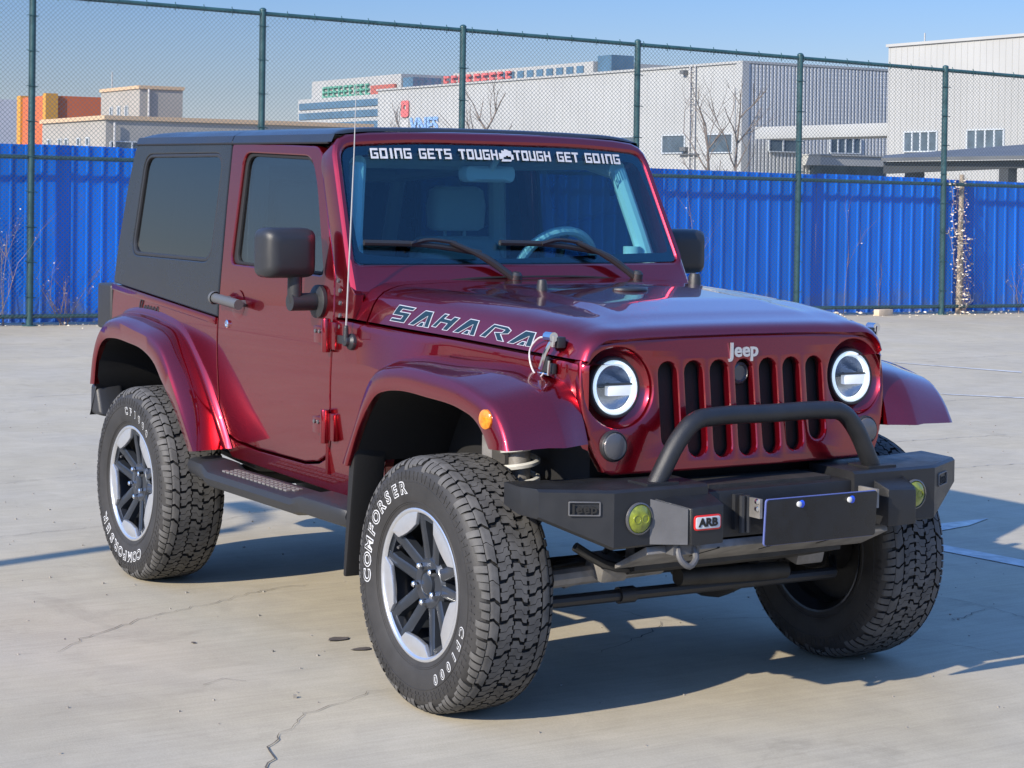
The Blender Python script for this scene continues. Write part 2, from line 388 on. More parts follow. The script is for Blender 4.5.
def fobj(name, bm, m, sharp=40):
    bmesh.ops.translate(bm, vec=FI, verts=bm.verts); return obj(name, bm, m, fence, sharp)
for s in (-8.85, -5.9, -2.95, 0, 2.864, 5.58, 8.14, 10.70, 13.15, 15.55, 18.0, 20.4, 22.8, 25.2):
    bm = bmesh.new(); tube(bm, [fp(s, 0, -.05), fp(s, 0, ftop(s)+.015)], .042, 14)
    lathe(bm, [(.046, 0), (.044, .012), (.025, .03), (0, .035)], fp(s, 0, ftop(s)+.01), (0, 0, 1), 14)
    lathe(bm, [(.09, 0), (.09, .012), (.045, .014)], fp(s, 0, 0), (0, 0, 1), 12)
    fobj('fence_post', bm, 'fgreen')
S0, S1 = -8.85, 25.2
for nm, fz, r in (('top_rail', lambda s: ftop(s)-.03, .028), ('middle_rail', fmid, .027), ('bottom_rail', lambda s: .115, .026)):
    bm = bmesh.new(); tube(bm, [fp(S0, 0, fz(S0)), fp(S1, 0, fz(S1))], r, 10); fobj(nm, bm, 'fgreen')
bm = bmesh.new()
def wire(a, b_, r):
    d = (b_-a).normalized(); x, y = frame_of(d)
    va = [bm.verts.new(a+(x*c+y*e)*r) for c, e in ((1, 0), (0, 1), (-1, 0), (0, -1))]; vb = [bm.verts.new(b_+(x*c+y*e)*r) for c, e in ((1, 0), (0, 1), (-1, 0), (0, -1))]
    for k in range(4): bm.faces.new((va[k], va[(k+1) % 4], vb[(k+1) % 4], vb[k]))
pitch = .056; k0 = int((S1-S0+8)/pitch)
for fam in (1, -1):
    for k in range(k0):
        s = S0-4+k*pitch if fam > 0 else S0+k*pitch
        z0, z1 = .10, 4.1
        for _ in range(3): z1 = ftop(min(max(s+fam*(z1-.1), S0), S1))-.04
        a, b_ = s, s+fam*(z1-z0)
        if a < S0: z0 += (S0-a); a = S0
        if a > S1: z0 += (a-S1); a = S1
        if b_ > S1: z1 -= (b_-S1); b_ = S1
        if b_ < S0: z1 -= (S0-b_); b_ = S0
        if z1-z0 < .05: continue
        wire(fp(a, .034+.002*fam, z0), fp(b_, .034+.002*fam, z1), .0023)
o = fobj('chain_link_mesh', bm, 'fwire', 180)
bm = bmesh.new()
s = S0+.15
while s < S1:
    z = ftop(s)-.03; tube(bm, [fp(s, .02, z-.055), fp(s+.004, .036, z), fp(s, .01, z+.05)], .006, 5)
    z = fmid(s); tube(bm, [fp(s, .03, z-.04), fp(s+.003, .036, z), fp(s, .02, z+.03)], .004, 5)
    s += .36
for s in (0, 2.864, 5.58, 8.14, 10.70, 13.15):
    z = .35
    while z < ftop(s)-.1:
        tube(bm, [fp(s-.07, .03, z+.005), fp(s-.03, .045, z), fp(s+.03, .045, z-.004), fp(s+.07, .03, z-.01)], .006, 5); z += .42
fobj('tie_wires', bm, 'fgreen')['kind'] = 'stuff'

# blue hoarding behind the fence
hd = empty('steel_hoarding', fp(5, -.2, 0)); HI = -hd.location
tag(hd, 'bright blue ribbed steel hoarding standing right behind the green fence', 'hoarding')
htop = lambda s: 2.17 - .0158*s
def hobj(nm, bm, m, **k):
    bmesh.ops.translate(bm, vec=HI, verts=bm.verts); return obj(nm, bm, m, hd, **k)
s = S0; rnd = random.Random(11); prof = []
while s < S1:
    p = .185
    prof += [(s, 0), (s+.118, 0), (s+.130, .022), (s+.152, .022), (s+.164, 0)]; s += p
PAN = 30
for i in range(0, len(prof)-1, PAN):
    seg = prof[i:i+PAN+1]; bm = bmesh.new(); dz = rnd.uniform(-.012, .012); lean = rnd.uniform(-.006, .006)
    rows = []
    for z in (.03, .7, 1.4, None):
        rows.append([fp(a, -.2+b_+(lean*(z or 2.1)) + (.003 if (i//PAN) % 2 else 0), (htop(a)+dz) if z is None else z) for a, b_ in seg])
    grid(bm, rows)
    ex = bmesh.ops.extrude_face_region(bm, geom=bm.faces[:]); bmesh.ops.translate(bm, vec=-FN*.002, verts=[v for v in ex['geom'] if isinstance(v, bmesh.types.BMVert)])
    hobj('sheet_panel', bm, 'hoard', sharp=20)
bm = bmesh.new()
for z in (.35, 1.75):
    for a, b_ in ((S0, S1),): 
        hexa(bm, [fp(a, -.26, z), fp(b_, -.26, z), fp(b_, -.22, z), fp(a, -.22, z), fp(a, -.26, z+.05), fp(b_, -.26, z+.05), fp(b_, -.22, z+.05), fp(a, -.22, z+.05)])
hobj('back_rail', bm, 'steel')

# fence mirrored in the car's side windows, with an added shed behind
bf = empty('boundary_fence', (-4, -17, 0)); tag(bf, 'dark post and rail fence mirrored in the side windows', 'fence')
for k in range(13):
    bm = bmesh.new(); x = -18+k*3.0; tube(bm, [(x, 0, 0), (x, 0, 3.9)], .05, 10); obj('post', bm, 'fgreen', bf)
for z in (2.0, 3.88):
    bm = bmesh.new(); tube(bm, [(-18, 0, z), (18, 0, z)], .035, 8); obj('rail', bm, 'fgreen', bf)
MT['shed'] = pm('dark_shed_wall', (.07, .075, .085), .8, vary=.2, vscale=.3)
sh_ = empty('reflection_shed', (-16, -60, 0)); tag(sh_, 'long unseen dark shed added to darken the side window reflections', 'shed')  # unseen shed added as a dark band for the window reflections
bm = bmesh.new(); box(bm, (0, 0, 1.9), (90, 10, 3.8)); obj('wall', bm, 'shed', sh_)
bm = bmesh.new()
for k in range(9): hexa(bm, [(-44+k*10, -5.1, 3.81), (-34.1+k*10, -5.1, 3.81), (-34.1+k*10, 5.1, 3.81), (-44+k*10, 5.1, 3.81), (-44+k*10, -5.1, 4.1+.5*(k % 3)), (-34.1+k*10, -5.1, 4.4+.4*(k % 2)), (-34.1+k*10, 5.1, 4.4+.4*(k % 2)), (-44+k*10, 5.1, 4.1+.5*(k % 3))])
obj('roof', bm, 'shed', sh_)['kind'] = 'stuff'
# lamp pole out to the sunny side whose shadow crosses the ground behind the rear wheel
MT['poleg'] = pm('galvanised_pole', (.35, .36, .36), .5, .5, vary=.15, vscale=5)
t = empty('lamp_post', (-1.5, -7, 0))
tag(t, 'slim grey lamp post whose long shadow crosses the concrete by the rear tyre', 'lamp post')
bm = bmesh.new(); tube(bm, [(0, 0, 0), (0, 0, 2), (0, 0, 3.75)], [.075, .065, .055], 14); lathe(bm, [(.16, 0), (.16, .02), (.08, .03)], (0, 0, 0), (0, 0, 1), 16); obj('pole', bm, 'poleg', t)
bm = bmesh.new(); tube(bm, [(0, 0, 3.7), (-.1, 0, 3.85), (-.35, 0, 3.92)], .025, 8, smooth=8); box(bm, (-.5, 0, 3.93), (.34, .14, .06)); obj('lamp_head', bm, 'poleg', t, bevel=.01)
# ================================================================== BUILDINGS behind the fence
MT['whitewall'] = pm('white_clad_wall', (.35, .36, .36), .6, vary=.05, vscale=.35)
MT['creamwall'] = pm('cream_clad_wall', (.345, .35, .345), .6, vary=.05, vscale=.3)
MT['greywall'] = pm('grey_ribbed_wall', (.48, .50, .52), .55, vary=.06, vscale=.5)
MT['render'] = pm('pale_render', (.31, .295, .27), .8, vary=.07, vscale=.4)
MT['orange'] = pm('orange_render', (.50, .115, .04), .75, vary=.08, vscale=.4)
MT['ochre'] = pm('ochre_trim', (.52, .26, .04), .7)
MT['peach'] = pm('peach_coping', (.50, .36, .23), .7)
MT['pane'] = pm('window_pane', (.07, .10, .13), .08, spec=.7, vary=.3, vscale=1.2)
MT['wframe'] = pm('window_frame', (.42, .46, .50), .5)
MT['roofdark'] = pm('dark_metal_roof', (.10, .105, .11), .6, vary=.15, vscale=.8)
MT['dsteel'] = pm('dark_steel_column', (.035, .038, .042), .6)
MT['bluglass'] = pm('blue_glazing', (.07, .14, .22), .08, spec=.8, vary=.2, vscale=.4)
MT['sgreen'] = pm('green_sign_letters', (.10, .30, .22), .5)
MT['sred'] = pm('red_sign_letters', (.55, .13, .13), .5)
MT['sblue'] = pm('blue_sign_letters', (.20, .34, .60), .5)
MT['sgrey'] = pm('grey_sign', (.40, .40, .40), .6)
MT['brick'] = pm('far_brown_sign', (.35, .10, .08), .7)
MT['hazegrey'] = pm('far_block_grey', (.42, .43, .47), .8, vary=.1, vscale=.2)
def ebox(bm, x0, x1, y0, y1, z0, z1, mi=0): return box(bm, ((x0+x1)/2, (y0+y1)/2, (z0+z1)/2), (x1-x0, y1-y0, z1-z0), mi=mi)
def bld(name, loc, label, cat='building'):
    t = empty(name, loc); tag(t, label, cat); return t
def bo(t, nm, bm, m, **k):
    bmesh.ops.translate(bm, vec=-t.location, verts=bm.verts); return obj(nm, bm, m, t, **k)
def window(t, axis, p, a0, a1, z0, z1, n, out):
    """window on a wall; axis 'y': wall faces -y at y=p, spans x a0..a1; axis 'x': wall faces +x at x=p, spans y"""
    fr = bmesh.new(); pn = bmesh.new(); w_ = (a1-a0)
    def bx(bm, u0, u1, d0, d1, w0, w1):
        if axis == 'y': ebox(bm, u0, u1, p-d1, p-d0, w0, w1)
        else: ebox(bm, p+d0, p+d1, u0, u1, w0, w1)
    b_ = .07
    bx(fr, a0, a1, .003, .12, z0-b_, z0); bx(fr, a0, a1, .003, .10, z1, z1+b_)
    for k in range(n+1):
        u = a0+w_*k/n; bx(fr, u-.05, u+.05, .002, .09, z0+.002, z1-.002)
    bx(pn, a0+.02, a1-.02, .002, .04, z0+.001, z1-.001)
    f = bo(t, 'window', fr, 'wframe'); g = bo(t, 'pane', pn, 'pane'); g.parent = f
def ribs(bm, axis, p, a0, a1, z0, z1, pitch, d, wid):
    a = a0
    while a < a1:
        if axis == 'y': ebox(bm, a, a+wid, p-d, p+.01, z0, z1)
        else: ebox(bm, p-.01, p+d, a, a+wid, z0, z1)
        a += pitch
# white warehouse
t = bld('warehouse', (-114, 82, 0), 'long white warehouse with grey ribbed end wall behind the fence')
bm = bmesh.new(); ebox(bm, -138, -91, 75.5, 108, 0, 10.05); bo(t, 'wall', bm, 'whitewall')
bm = bmesh.new(); ebox(bm, -138.1, -90.9, 75.38, 75.9, 10.055, 10.2); ebox(bm, -91.2, -90.9, 75.9, 108, 10.055, 10.2); ebox(bm, -137.9, -91.2, 75.9, 107.8, 10.06, 10.12); bo(t, 'roof_edge', bm, 'creamwall')
bm = bmesh.new(); ribs(bm, 'x', -91, 75.9, 100, 0, 10.0, .30, .09, .14); bo(t, 'ribbed_cladding', bm, 'greywall')
bm = bmesh.new(); ribs(bm, 'y', 75.5, -137.9, -91.1, 0, 10.0, 1.0, .015, .03); bo(t, 'panel_seams', bm, 'whitewall')
bm = bmesh.new(); ebox(bm, -91.45, -90.85, 75.35, 75.9, 0, 10.04); bo(t, 'corner_trim', bm, 'whitewall')
window(t, 'y', 75.5, -99.1, -96.7, 4.52, 5.62, 1, 0); window(t, 'y', 75.5, -94.4, -91.85, 4.5, 5.6, 1, 0); window(t, 'y', 75.5, -104.6, -102.2, 4.5, 5.6, 1, 0)
window(t, 'x', -90.9, 82.7, 85.3, 4.62, 5.54, 4, 0); window(t, 'x', -90.9, 77.6, 79.9, 4.6, 5.3, 2, 0)
bm = bmesh.new()
for x in (-96.12, -95.6): tube(bm, [(x, 75.36, 0), (x, 75.36, 10.1)], .055, 8)
tube(bm, [(-93.0+.2, 75.3, 3.2), (-91.6, 75.3, 3.2), (-91.6, 75.3, 8.6)], .04, 6)
z = .3
while z < 10: ebox(bm, -96.1, -95.62, 75.34, 75.38, z, z+.03); z += .35
bo(t, 'ladder', bm, 'sgrey')
for nm_, q in (('wall_lamp', (-96.9, -96.5, 75.1, 75.49, 9.6, 9.85)), ('wall_shelf', (-97.2, -95.2, 75.2, 75.49, 4.35, 4.42)), ('wall_lamp', (-96.8, -96.2, 75.1, 75.49, 4.6, 4.85))):
    bm = bmesh.new(); ebox(bm, *q); bo(t, nm_, bm, 'roofdark')
bm = bmesh.new()
p_ = plate([rr([(0, 0), (1.2, 0), (1.2, 1.35), (.0, 1.35)], .28), rr([(.4, .62), (.8, .62), (.8, .98), (.4, .98)], .1)], .08); warp(p_, lambda u, v, w_: Vector((-133.9+u, 75.4-w_, 7.75+v))); bo(t, 'red_wall_sign', p_, 'sred')
bm = bmesh.new(); ebox(bm, -133.9, -132.7, 75.4, 75.46, 6.1, 7.55); bo(t, 'grey_wall_sign', bm, 'sgrey')
p_ = text_bm('VNFS', 2.0, .05, .05); warp(p_, lambda u, v, w_: Vector((-130.2+u*.95, 75.4-w_, 6.95+v*.9))); bo(t, 'blue_wall_letters', p_, 'sblue')
# cantilevered gallery and ledge against the end wall
bm = bmesh.new(); ebox(bm, -89.5, -76.9, 75.3, 78.3, 5.25, 6.0); g = bo(t, 'gallery', bm, 'whitewall', bevel=.03)
bm = bmesh.new(); ebox(bm, -90.88, -89.2, 80.4, 87.5, 3.75, 4.35); ebox(bm, -90.88, -89.1, 80.35, 87.5, 4.36, 4.45); bo(t, 'ledge', bm, 'whitewall')
bm = bmesh.new(); ebox(bm, -90.88, -90.4, 81.0, 87.0, 0, 3.74); bo(t, 'loading_door', bm, 'pane')
# cream hall on the right
t = bld('factory_hall', (-66, 82, 0), 'tall cream factory hall at the right with two barred windows')
bm = bmesh.new(); ebox(bm, -77.1, -40, 74.5, 100, 0, 10.2); bo(t, 'wall', bm, 'creamwall')
bm = bmesh.new(); ebox(bm, -77.2, -39.9, 74.38, 100.1, 10.205, 10.36); bo(t, 'roof_edge', bm, 'creamwall')
bm = bmesh.new(); ribs(bm, 'y', 74.5, -77, -40, 0, 10.15, .45, .02, .05); bo(t, 'panel_seams', bm, 'creamwall')
window(t, 'y', 74.5, -75.7, -73.2, 4.34, 5.36, 4, 0); window(t, 'y', 74.5, -71.0, -68.4, 4.42, 5.38, 4, 0); window(t, 'y', 74.5, -66.0, -63.4, 4.42, 5.38, 4, 0)
bm = bmesh.new(); tube(bm, [(-88, 88, 10.1), (-88, 88, 12.4)], .05, 6); m_ = obj('mast', bm, 'whitewall'); tag(m_, 'thin white mast rising from the warehouse roof', 'mast')
# carport
CPT = [(-46, 44.6, 2.98), (-36.1, 43.7, 2.98), (-42.3, 50.9, 3.72), (-52.6, 51.1, 3.28), (-46, 44.6, 3.10), (-36.1, 43.7, 3.10), (-42.3, 50.9, 3.85), (-52.6, 51.1, 3.40)]
CPB = [(-46.2, 44.9, 2.55), (-36.3, 44.2, 2.80), (-36.3, 44.5, 2.80), (-46.2, 45.2, 2.55), (-46.2, 44.9, 2.97), (-36.3, 44.2, 2.97), (-36.3, 44.5, 2.97), (-46.2, 45.2, 2.97)]
CPP = [(-45.0, 45.3), (-40.25, 44.7), (-36.5, 44.4), (-50, 50)]
t = bld('carport', (-44, 47, 0), 'low dark open sided carport with sloping grey roof beyond the hoarding', 'carport')
bm = bmesh.new(); hexa(bm, CPT); bo(t, 'roof', bm, 'roofdark')
bm = bmesh.new(); hexa(bm, CPB); bo(t, 'beam', bm, 'dsteel')
for x, y in CPP:
    bm = bmesh.new(); ebox(bm, x-.2, x+.2, y-.2, y+.2, 0, 2.95); bo(t, 'column', bm, 'dsteel')
# pale block with upper storey, left
t = bld('pale_block', (-114, 50, 0), 'pale flat roofed block with peach coping and a smaller upper storey')
bm = bmesh.new(); ebox(bm, -119.6, -108.2, 40, 58.5, 0, 5.85); bo(t, 'wall', bm, 'render')
bm = bmesh.new(); ebox(bm, -119.75, -108.05, 39.85, 58.6, 5.855, 6.12); bo(t, 'coping', bm, 'peach')
bm = bmesh.new(); ebox(bm, -120.2, -113.4, 44.3, 47.3, 6.13, 8.10); bo(t, 'upper_storey', bm, 'render')
bm = bmesh.new(); ebox(bm, -120.3, -113.3, 44.2, 47.4, 8.105, 8.32); bo(t, 'upper_coping', bm, 'peach')
for k in range(3): window(t, 'y', 44.3, -118.4+k*1.35, -118.0+k*1.35, 6.3, 7.0, 1, 0)
for x in (-118.4, -116.4, -115.2, -113.0, -111.4): window(t, 'y', 40, x, x+.55, 4.35, 4.75, 1, 0)
window(t, 'x', -108.2, 40.3, 44.5, 2.8, 4.5, 3, 0); window(t, 'x', -108.2, 46, 56, 2.8, 4.5, 6, 0)
for q in ([(-113.3, 44.9, 6.13), (-113.3, 44.9, 8.1)], [(-108.0, 40.5, 3), (-108.0, 40.5, 5.7)]):
    bm = bmesh.new(); tube(bm, q, .08, 6); bo(t, 'drain_pipe', bm, 'sgrey')
bm = bmesh.new(); tube(bm, [(-119.5, 44.8, 8.3), (-119.5, 44.8, 9.5)], .05, 6); bo(t, 'roof_mast', bm, 'whitewall')
# orange block
t = bld('orange_block', (-132, 46, 0), 'bright orange building with ochre corner strips at the far left')
bm = bmesh.new(); ebox(bm, -134.5, -128.9, 43.6, 49.4, 0, 8.2); bo(t, 'wall', bm, 'orange')
for x0, x1 in ((-134.9, -134.1), (-129.3, -128.7)):
    bm = bmesh.new(); ebox(bm, x0, x1, 43.43, 44.35, 0, 8.35); bo(t, 'corner_strip', bm, 'ochre')
# far grey block
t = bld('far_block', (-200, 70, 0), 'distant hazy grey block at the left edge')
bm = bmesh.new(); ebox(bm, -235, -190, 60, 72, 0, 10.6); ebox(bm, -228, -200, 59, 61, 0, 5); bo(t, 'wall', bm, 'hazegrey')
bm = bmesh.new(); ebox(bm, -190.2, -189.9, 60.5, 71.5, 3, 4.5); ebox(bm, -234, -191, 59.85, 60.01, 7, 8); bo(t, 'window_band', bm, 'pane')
# office slab with green letters
t = bld('office_block', (-214, 118, 0), 'white office block with blue window bands and green rooftop letters')
bm = bmesh.new(); ebox(bm, -228, -202.5, 113.4, 130, 0, 13.7); bo(t, 'wall', bm, 'whitewall')
bm = bmesh.new(); ebox(bm, -226.8, -203, 114.8, 128, 13.71, 16.1); bo(t, 'roof_storey', bm, 'creamwall')
for z in (9.6, 11.0, 12.3):
    bm = bmesh.new(); ebox(bm, -227.4, -204.6, 113.25, 113.42, z, z+.85); f = bo(t, 'window_band', bm, 'bluglass')
bm = bmesh.new(); ebox(bm, -204.5, -202.4, 113.2, 113.42, 6, 13.4); bo(t, 'glass_bay', bm, 'bluglass')
bm = bmesh.new(); rnd = random.Random(5)
for k in range(9):
    x = -223.2+k*1.45; ebox(bm, x, x+.25, 114.5, 114.7, 13.75, 15.2)
    for zz in (13.8, 14.4, 15.0): ebox(bm, x+.251, x+rnd.uniform(.7, 1.25), 114.5, 114.7, zz, zz+.24)
bo(t, 'rooftop_letters', bm, 'sgreen')
bm = bmesh.new(); ebox(bm, -210, -204, 114.4, 114.7, 13.75, 14.9); bo(t, 'brown_sign', bm, 'brick')
bm = bmesh.new(); ebox(bm, -202.9, -200.5, 115, 119, 12.5, 15.6); bo(t, 'stair_tower', bm, 'bluglass')
# block with red letters behind the warehouse
t = bld('sign_block', (-188, 121, 0), 'pale block with red rooftop letters showing above the warehouse roof')
bm = bmesh.new(); ebox(bm, -201, -171.5, 121, 135, 0, 16.3); bo(t, 'wall', bm, 'creamwall')
bm = bmesh.new()
for k in range(9):
    x = -190.5+k*2.0; ebox(bm, x, x+1.25, 120.85, 121.01, 14.4, 15.9)
bo(t, 'window', bm, 'bluglass')
bm = bmesh.new(); rnd = random.Random(9)
for k in range(11):
    x = -206+k*1.75; ebox(bm, x, x+.3, 120.5, 120.75, 14.5, 16.0)
    for zz in (14.5, 15.1, 15.7): ebox(bm, x+.301, x+rnd.uniform(.8, 1.4), 120.5, 120.75, zz, zz+.28)
bo(t, 'rooftop_letters', bm, 'sred')
bm = bmesh.new(); ebox(bm, -171.4, -168.8, 121.5, 124.5, 12, 16.9); bo(t, 'roof_tank', bm, 'bluglass')

# ================================================================== PLANTS
MT['bark'] = pm('bare_bark', (.16, .13, .11), .9, vary=.3, vscale=4)
MT['twig'] = pm('dry_twig', (.24, .18, .16), .9, vary=.3, vscale=8)
MT['dryleaf'] = pm('dry_pale_leaf', (.62, .55, .44), .9, vary=.3, vscale=20)
MT['timber'] = pm('weathered_pole', (.50, .40, .29), .9, bump=.5, bscale=30, vary=.25, vscale=6)
def branch(bm, p, d, L, r, lev, rnd, out=None):
    n = 4; P = [p]
    for i in range(n):
        d = (d+Vector((rnd.uniform(-1, 1), rnd.uniform(-1, 1), rnd.uniform(-.3, .6)))*.16).normalized(); P.append(P[-1]+d*L/n)
    tube(bm, P, [r, r*.85, r*.7, r*.55, r*.4], 5)
    if out is not None: out += P[1:]
    if lev:
        for k in range(rnd.choice((2, 3, 3))):
            q = P[rnd.choice((1, 2, 3, 4))]
            dd = (d+Vector((rnd.uniform(-1, 1), rnd.uniform(-1, 1), rnd.uniform(-.1, .7)))*.75).normalized()
            branch(bm, q, dd, L*rnd.uniform(.5, .75), r*.5, lev-1, rnd, out)
def bare_tree(loc, h, r, seed, label):
    rnd = random.Random(seed); t = empty('bare_tree', loc); tag(t, label, 'tree', 'bare winter trees behind the fence')
    bm = bmesh.new(); P = [Vector((0, 0, 0))]
    for i in range(6): P.append(P[-1]+Vector((rnd.uniform(-.07, .07)*h/4, rnd.uniform(-.07, .07)*h/4, h*.14)))
    tube(bm, P, [r, r*.9, r*.8, r*.7, r*.6, r*.5, r*.35], 8); obj('trunk', bm, 'bark', t)
    bm = bmesh.new()
    for i in range(2, 7):
        for k in range(2):
            a = rnd.uniform(0, 6.28); branch(bm, P[i], Vector((math.cos(a)*.6, math.sin(a)*.6, .8)).normalized(), h*rnd.uniform(.16, .30), r*.42, 2, rnd)
    obj('crown', bm, 'bark', t)
bare_tree((-30.1, 24.2, 0), 3.9, .055, 21, 'bare thin tree left of the pair before the warehouse end')
bare_tree((-29.9, 24.75, 0), 4.1, .05, 33, 'bare thin tree right of the pair before the warehouse end')
bare_tree((-44.0, 26.9, 0), 4.2, .08, 41, 'bare tree whose branches show beside the second post above the windscreen')
bare_tree((-45.5, 25.2, 0), 3.9, .06, 47, 'bare tree whose branches show over the roof before the blue wall letters')
def leaf(bm, p, s, rnd, mi=0):
    d = Vector((rnd.uniform(-1, 1), rnd.uniform(-1, 1), rnd.uniform(-1, 1))).normalized(); x, y = frame_of(d)
    vs_ = [bm.verts.new(p+x*s), bm.verts.new(p+y*s*.5+d*s*.2), bm.verts.new(p-x*s), bm.verts.new(p-y*s*.5)]
    bm.faces.new(vs_).material_index = mi
MT['grit'] = pm('grit_stone', (.26, .24, .21), .9, vary=.4, vscale=30)
bm = bmesh.new(); rnd = random.Random(16)
for k in range(900):
    x, y = rnd.uniform(-9, 2.2), rnd.uniform(-3, 7); s = rnd.uniform(.0025, .007)*(1 if k % 30 else 1.8)
    if -3.3 < x < .8 and abs(y) < .6 and k % 3: continue
    box(bm, (x, y, s*.4), (s*rnd.uniform(.7, 1.5), s, s), Matrix.Rotation(rnd.uniform(0, 3), 3, 'Z'))
tag(obj('grit', bm, 'grit'), 'loose grit and small stones scattered over the concrete', 'grit', kind='stuff')
# creeper on a timber pole right of the last post
bm = bmesh.new(); box(bm, fp(12.1, .08, .045), (.10, .30, .09), Matrix.Rotation(.1, 3, 'Z'))
tag(obj('paving_block', bm, 'timber', bevel=.008), 'small tan paving block lying under the fence rail', 'block')
pole = empty('timber_pole', fp(13.52, -.1, 0)); tag(pole, 'weathered timber stake standing behind the fence at right', 'pole')
bm = bmesh.new(); rnd = random.Random(5); tube(bm, [(0, 0, 0), (.01, .012, .6), (-.005, .02, 1.3), (0, .03, 2.03)], [.05, .045, .04, .035], 9); obj('stake', bm, 'timber', pole)
cp = empty('dry_creeper', fp(13.52, -.04, 0)); tag(cp, 'dry creeper with pale shrivelled leaves climbing the timber stake', 'plant')
bs = bmesh.new(); bl = bmesh.new(); rnd = random.Random(8)
for k in range(7):
    P = [Vector((rnd.uniform(.0, .08), rnd.uniform(-.14, .14), 0))]; top = rnd.uniform(.9, 2.0); d = rnd.uniform(-.20, .14)
    while P[-1].z < top: P.append(Vector((rnd.uniform(.02, .09), d*P[-1].z + rnd.uniform(-.05, .05)+P[0].y*.6, P[-1].z+.09)))
    tube(bs, P, .004, 5)
    for p in P:
        for q in range(rnd.choice((2, 3, 4))): leaf(bl, p+Vector((rnd.uniform(-.03, .04), rnd.uniform(-.06, .06), rnd.uniform(-.05, .05))), rnd.uniform(.014, .030), rnd)
obj('stem', bs, 'twig', cp); obj('foliage', bl, 'dryleaf', cp)
def weed(s, h, seed, label, n=5, lf=10, spread=.5, name='dry_weed'):
    rnd = random.Random(seed); t = empty(name, fp(s, -.06, 0)); tag(t, label, 'plant', 'dry weeds along the fence')
    b1 = bmesh.new(); b2 = bmesh.new()
    for k in range(n):
        pts = []; a = rnd.uniform(-1, 1)
        branch(b1, Vector((rnd.uniform(-.02, .04), rnd.uniform(-.06, .06), 0)), Vector((.1, a*spread, 1)).normalized(), h*rnd.uniform(.6, 1.05), .006, 2, rnd, pts)
        for q in range(lf): leaf(b2, rnd.choice(pts)+Vector((rnd.uniform(-.03, .03), rnd.uniform(-.03, .03), rnd.uniform(-.03, .03))), rnd.uniform(.008, .02), rnd)
    obj('stem', b1, 'twig', t)
    if lf: obj('foliage', b2, 'dryleaf', t)
    else: b2.free()
weed(-.35, 1.25, 2, 'tall dry weed left of the leftmost post', 4, 22, .3)
weed(.42, .55, 3, 'small arching dry weed just right of the leftmost post', 7, 6, .9)
weed(9.1, 1.75, 4, 'tall thin dry stem with a wispy head beside the far door mirror', 1, 14, .06)
weed(11.5, 1.3, 6, 'dry bare stem a little right of the second post from the right', 1, 2, .1)
weed(12.1, .8, 12, 'thin leaning dry twig midway between the two right hand posts', 1, 0, .9)
weed(14.6, .7, 9, 'dry weed at the right edge against the hoarding', 2, 6, .4)
bm = bmesh.new(); rnd = random.Random(6)
for k in range(420):
    s = rnd.uniform(S0, 15.5); p = fp(s, rnd.uniform(-.16, .10), rnd.uniform(.004, .05)); leaf(bm, p, rnd.uniform(.012, .035), rnd)
for k in range(500):
    s = rnd.uniform(S0, 15.5); leaf(bm, fp(s, abs(rnd.gauss(0, .35)), .012), rnd.uniform(.006, .016), rnd)
tag(obj('leaf_litter', bm, 'dryleaf'), 'dry leaves gathered along the foot of the fence', 'leaves', kind='stuff')
# ================================================================== THE CAR (x forward from the front axle, y to its left, z up)
car = empty('off_road_car', (0, 0, 0))
tag(car, 'maroon two door off road car with grey hardtop and black steel bumper', 'car')
YB = [(.5, .735), (.75, .765), (1.0, .782), (1.22, .775), (1.85, .712), (1.95, .70)]
YBT = [(.4+.02*i, sum(lookup(.4+.02*i+k*.02, YB) for k in range(-5, 6))/11) for i in range(80)]
yb = lambda z: lookup(z, YBT)
def part(nm, bm, m, parent=car, **k): return obj(nm, bm, m, parent, **k)
ZC = [.62, .70, .78, .86, .94, 1.0, 1.06, 1.12, 1.18, 1.24, 1.3, 1.38, 1.46, 1.54, 1.62, 1.7, 1.78, 1.84]
def side(polys, thick, s, bev=.003, off=0., zc=ZC, inset=0.):
    """a panel lying on the body side: polygons in (x,z); s = -1 right, +1 left; off moves its outer face outwards"""
    bm = plate(polys, thick, bev); cuts(bm, 1, zc)
    return warp(bm, lambda u, v, w: Vector((u, s*(yb(v)+off-thick/2-(-w if s > 0 else -w)*1.0), v)))
# ---------------------------------------------------------------- body sides
arch_r = [(-3.075, .62), (-3.06, .80), (-3.01, .95), (-2.88, 1.03), (-2.66, 1.04), (-2.45, 1.02), (-2.30, .975), (-2.16, .87), (-2.03, .74), (-1.90, .60)]
tub_poly = [(-3.11, .66), (-3.09, .61)] + arch_r + [(-1.862, .575), (-.90, .552), (-.60, .585), (-.575, .70), (-.47, .90), (-.40, 1.0), (-.40, 1.04), (-.55, 1.055), (-.80, 1.06), (-.926, 1.07), (-.926, 1.20), (-.80, 1.205), (-.79, 1.29), (-.86, 1.335), (-.953, 1.36),
            (-.953, 1.33), (-.937, 1.238), (-.934, 1.147), (-.963, .823), (-.971, .748), (-.99, .70), (-1.023, .673), (-1.085, .647), (-1.20, .631), (-1.609, .631), (-1.806, .642), (-1.90, .66), (-1.945, .70), (-1.953, .78), (-1.953, 1.136), (-3.112, 1.222)]
door_poly = [(-1.176, 1.829), (-1.095, 1.646), (-1.028, 1.484), (-.988, 1.412), (-.959, 1.34), (-.944, 1.238), (-.941, 1.147), (-.970, .823), (-.978, .748), (-.997, .706), (-1.028, .682), (-1.088, .656), (-1.20, .640), (-1.609, .640), (-1.802, .651), (-1.894, .668), (-1.936, .704), (-1.945, .78),
             (-1.945, 1.136), (-1.953, 1.40), (-1.962, 1.60), (-1.966, 1.856)]
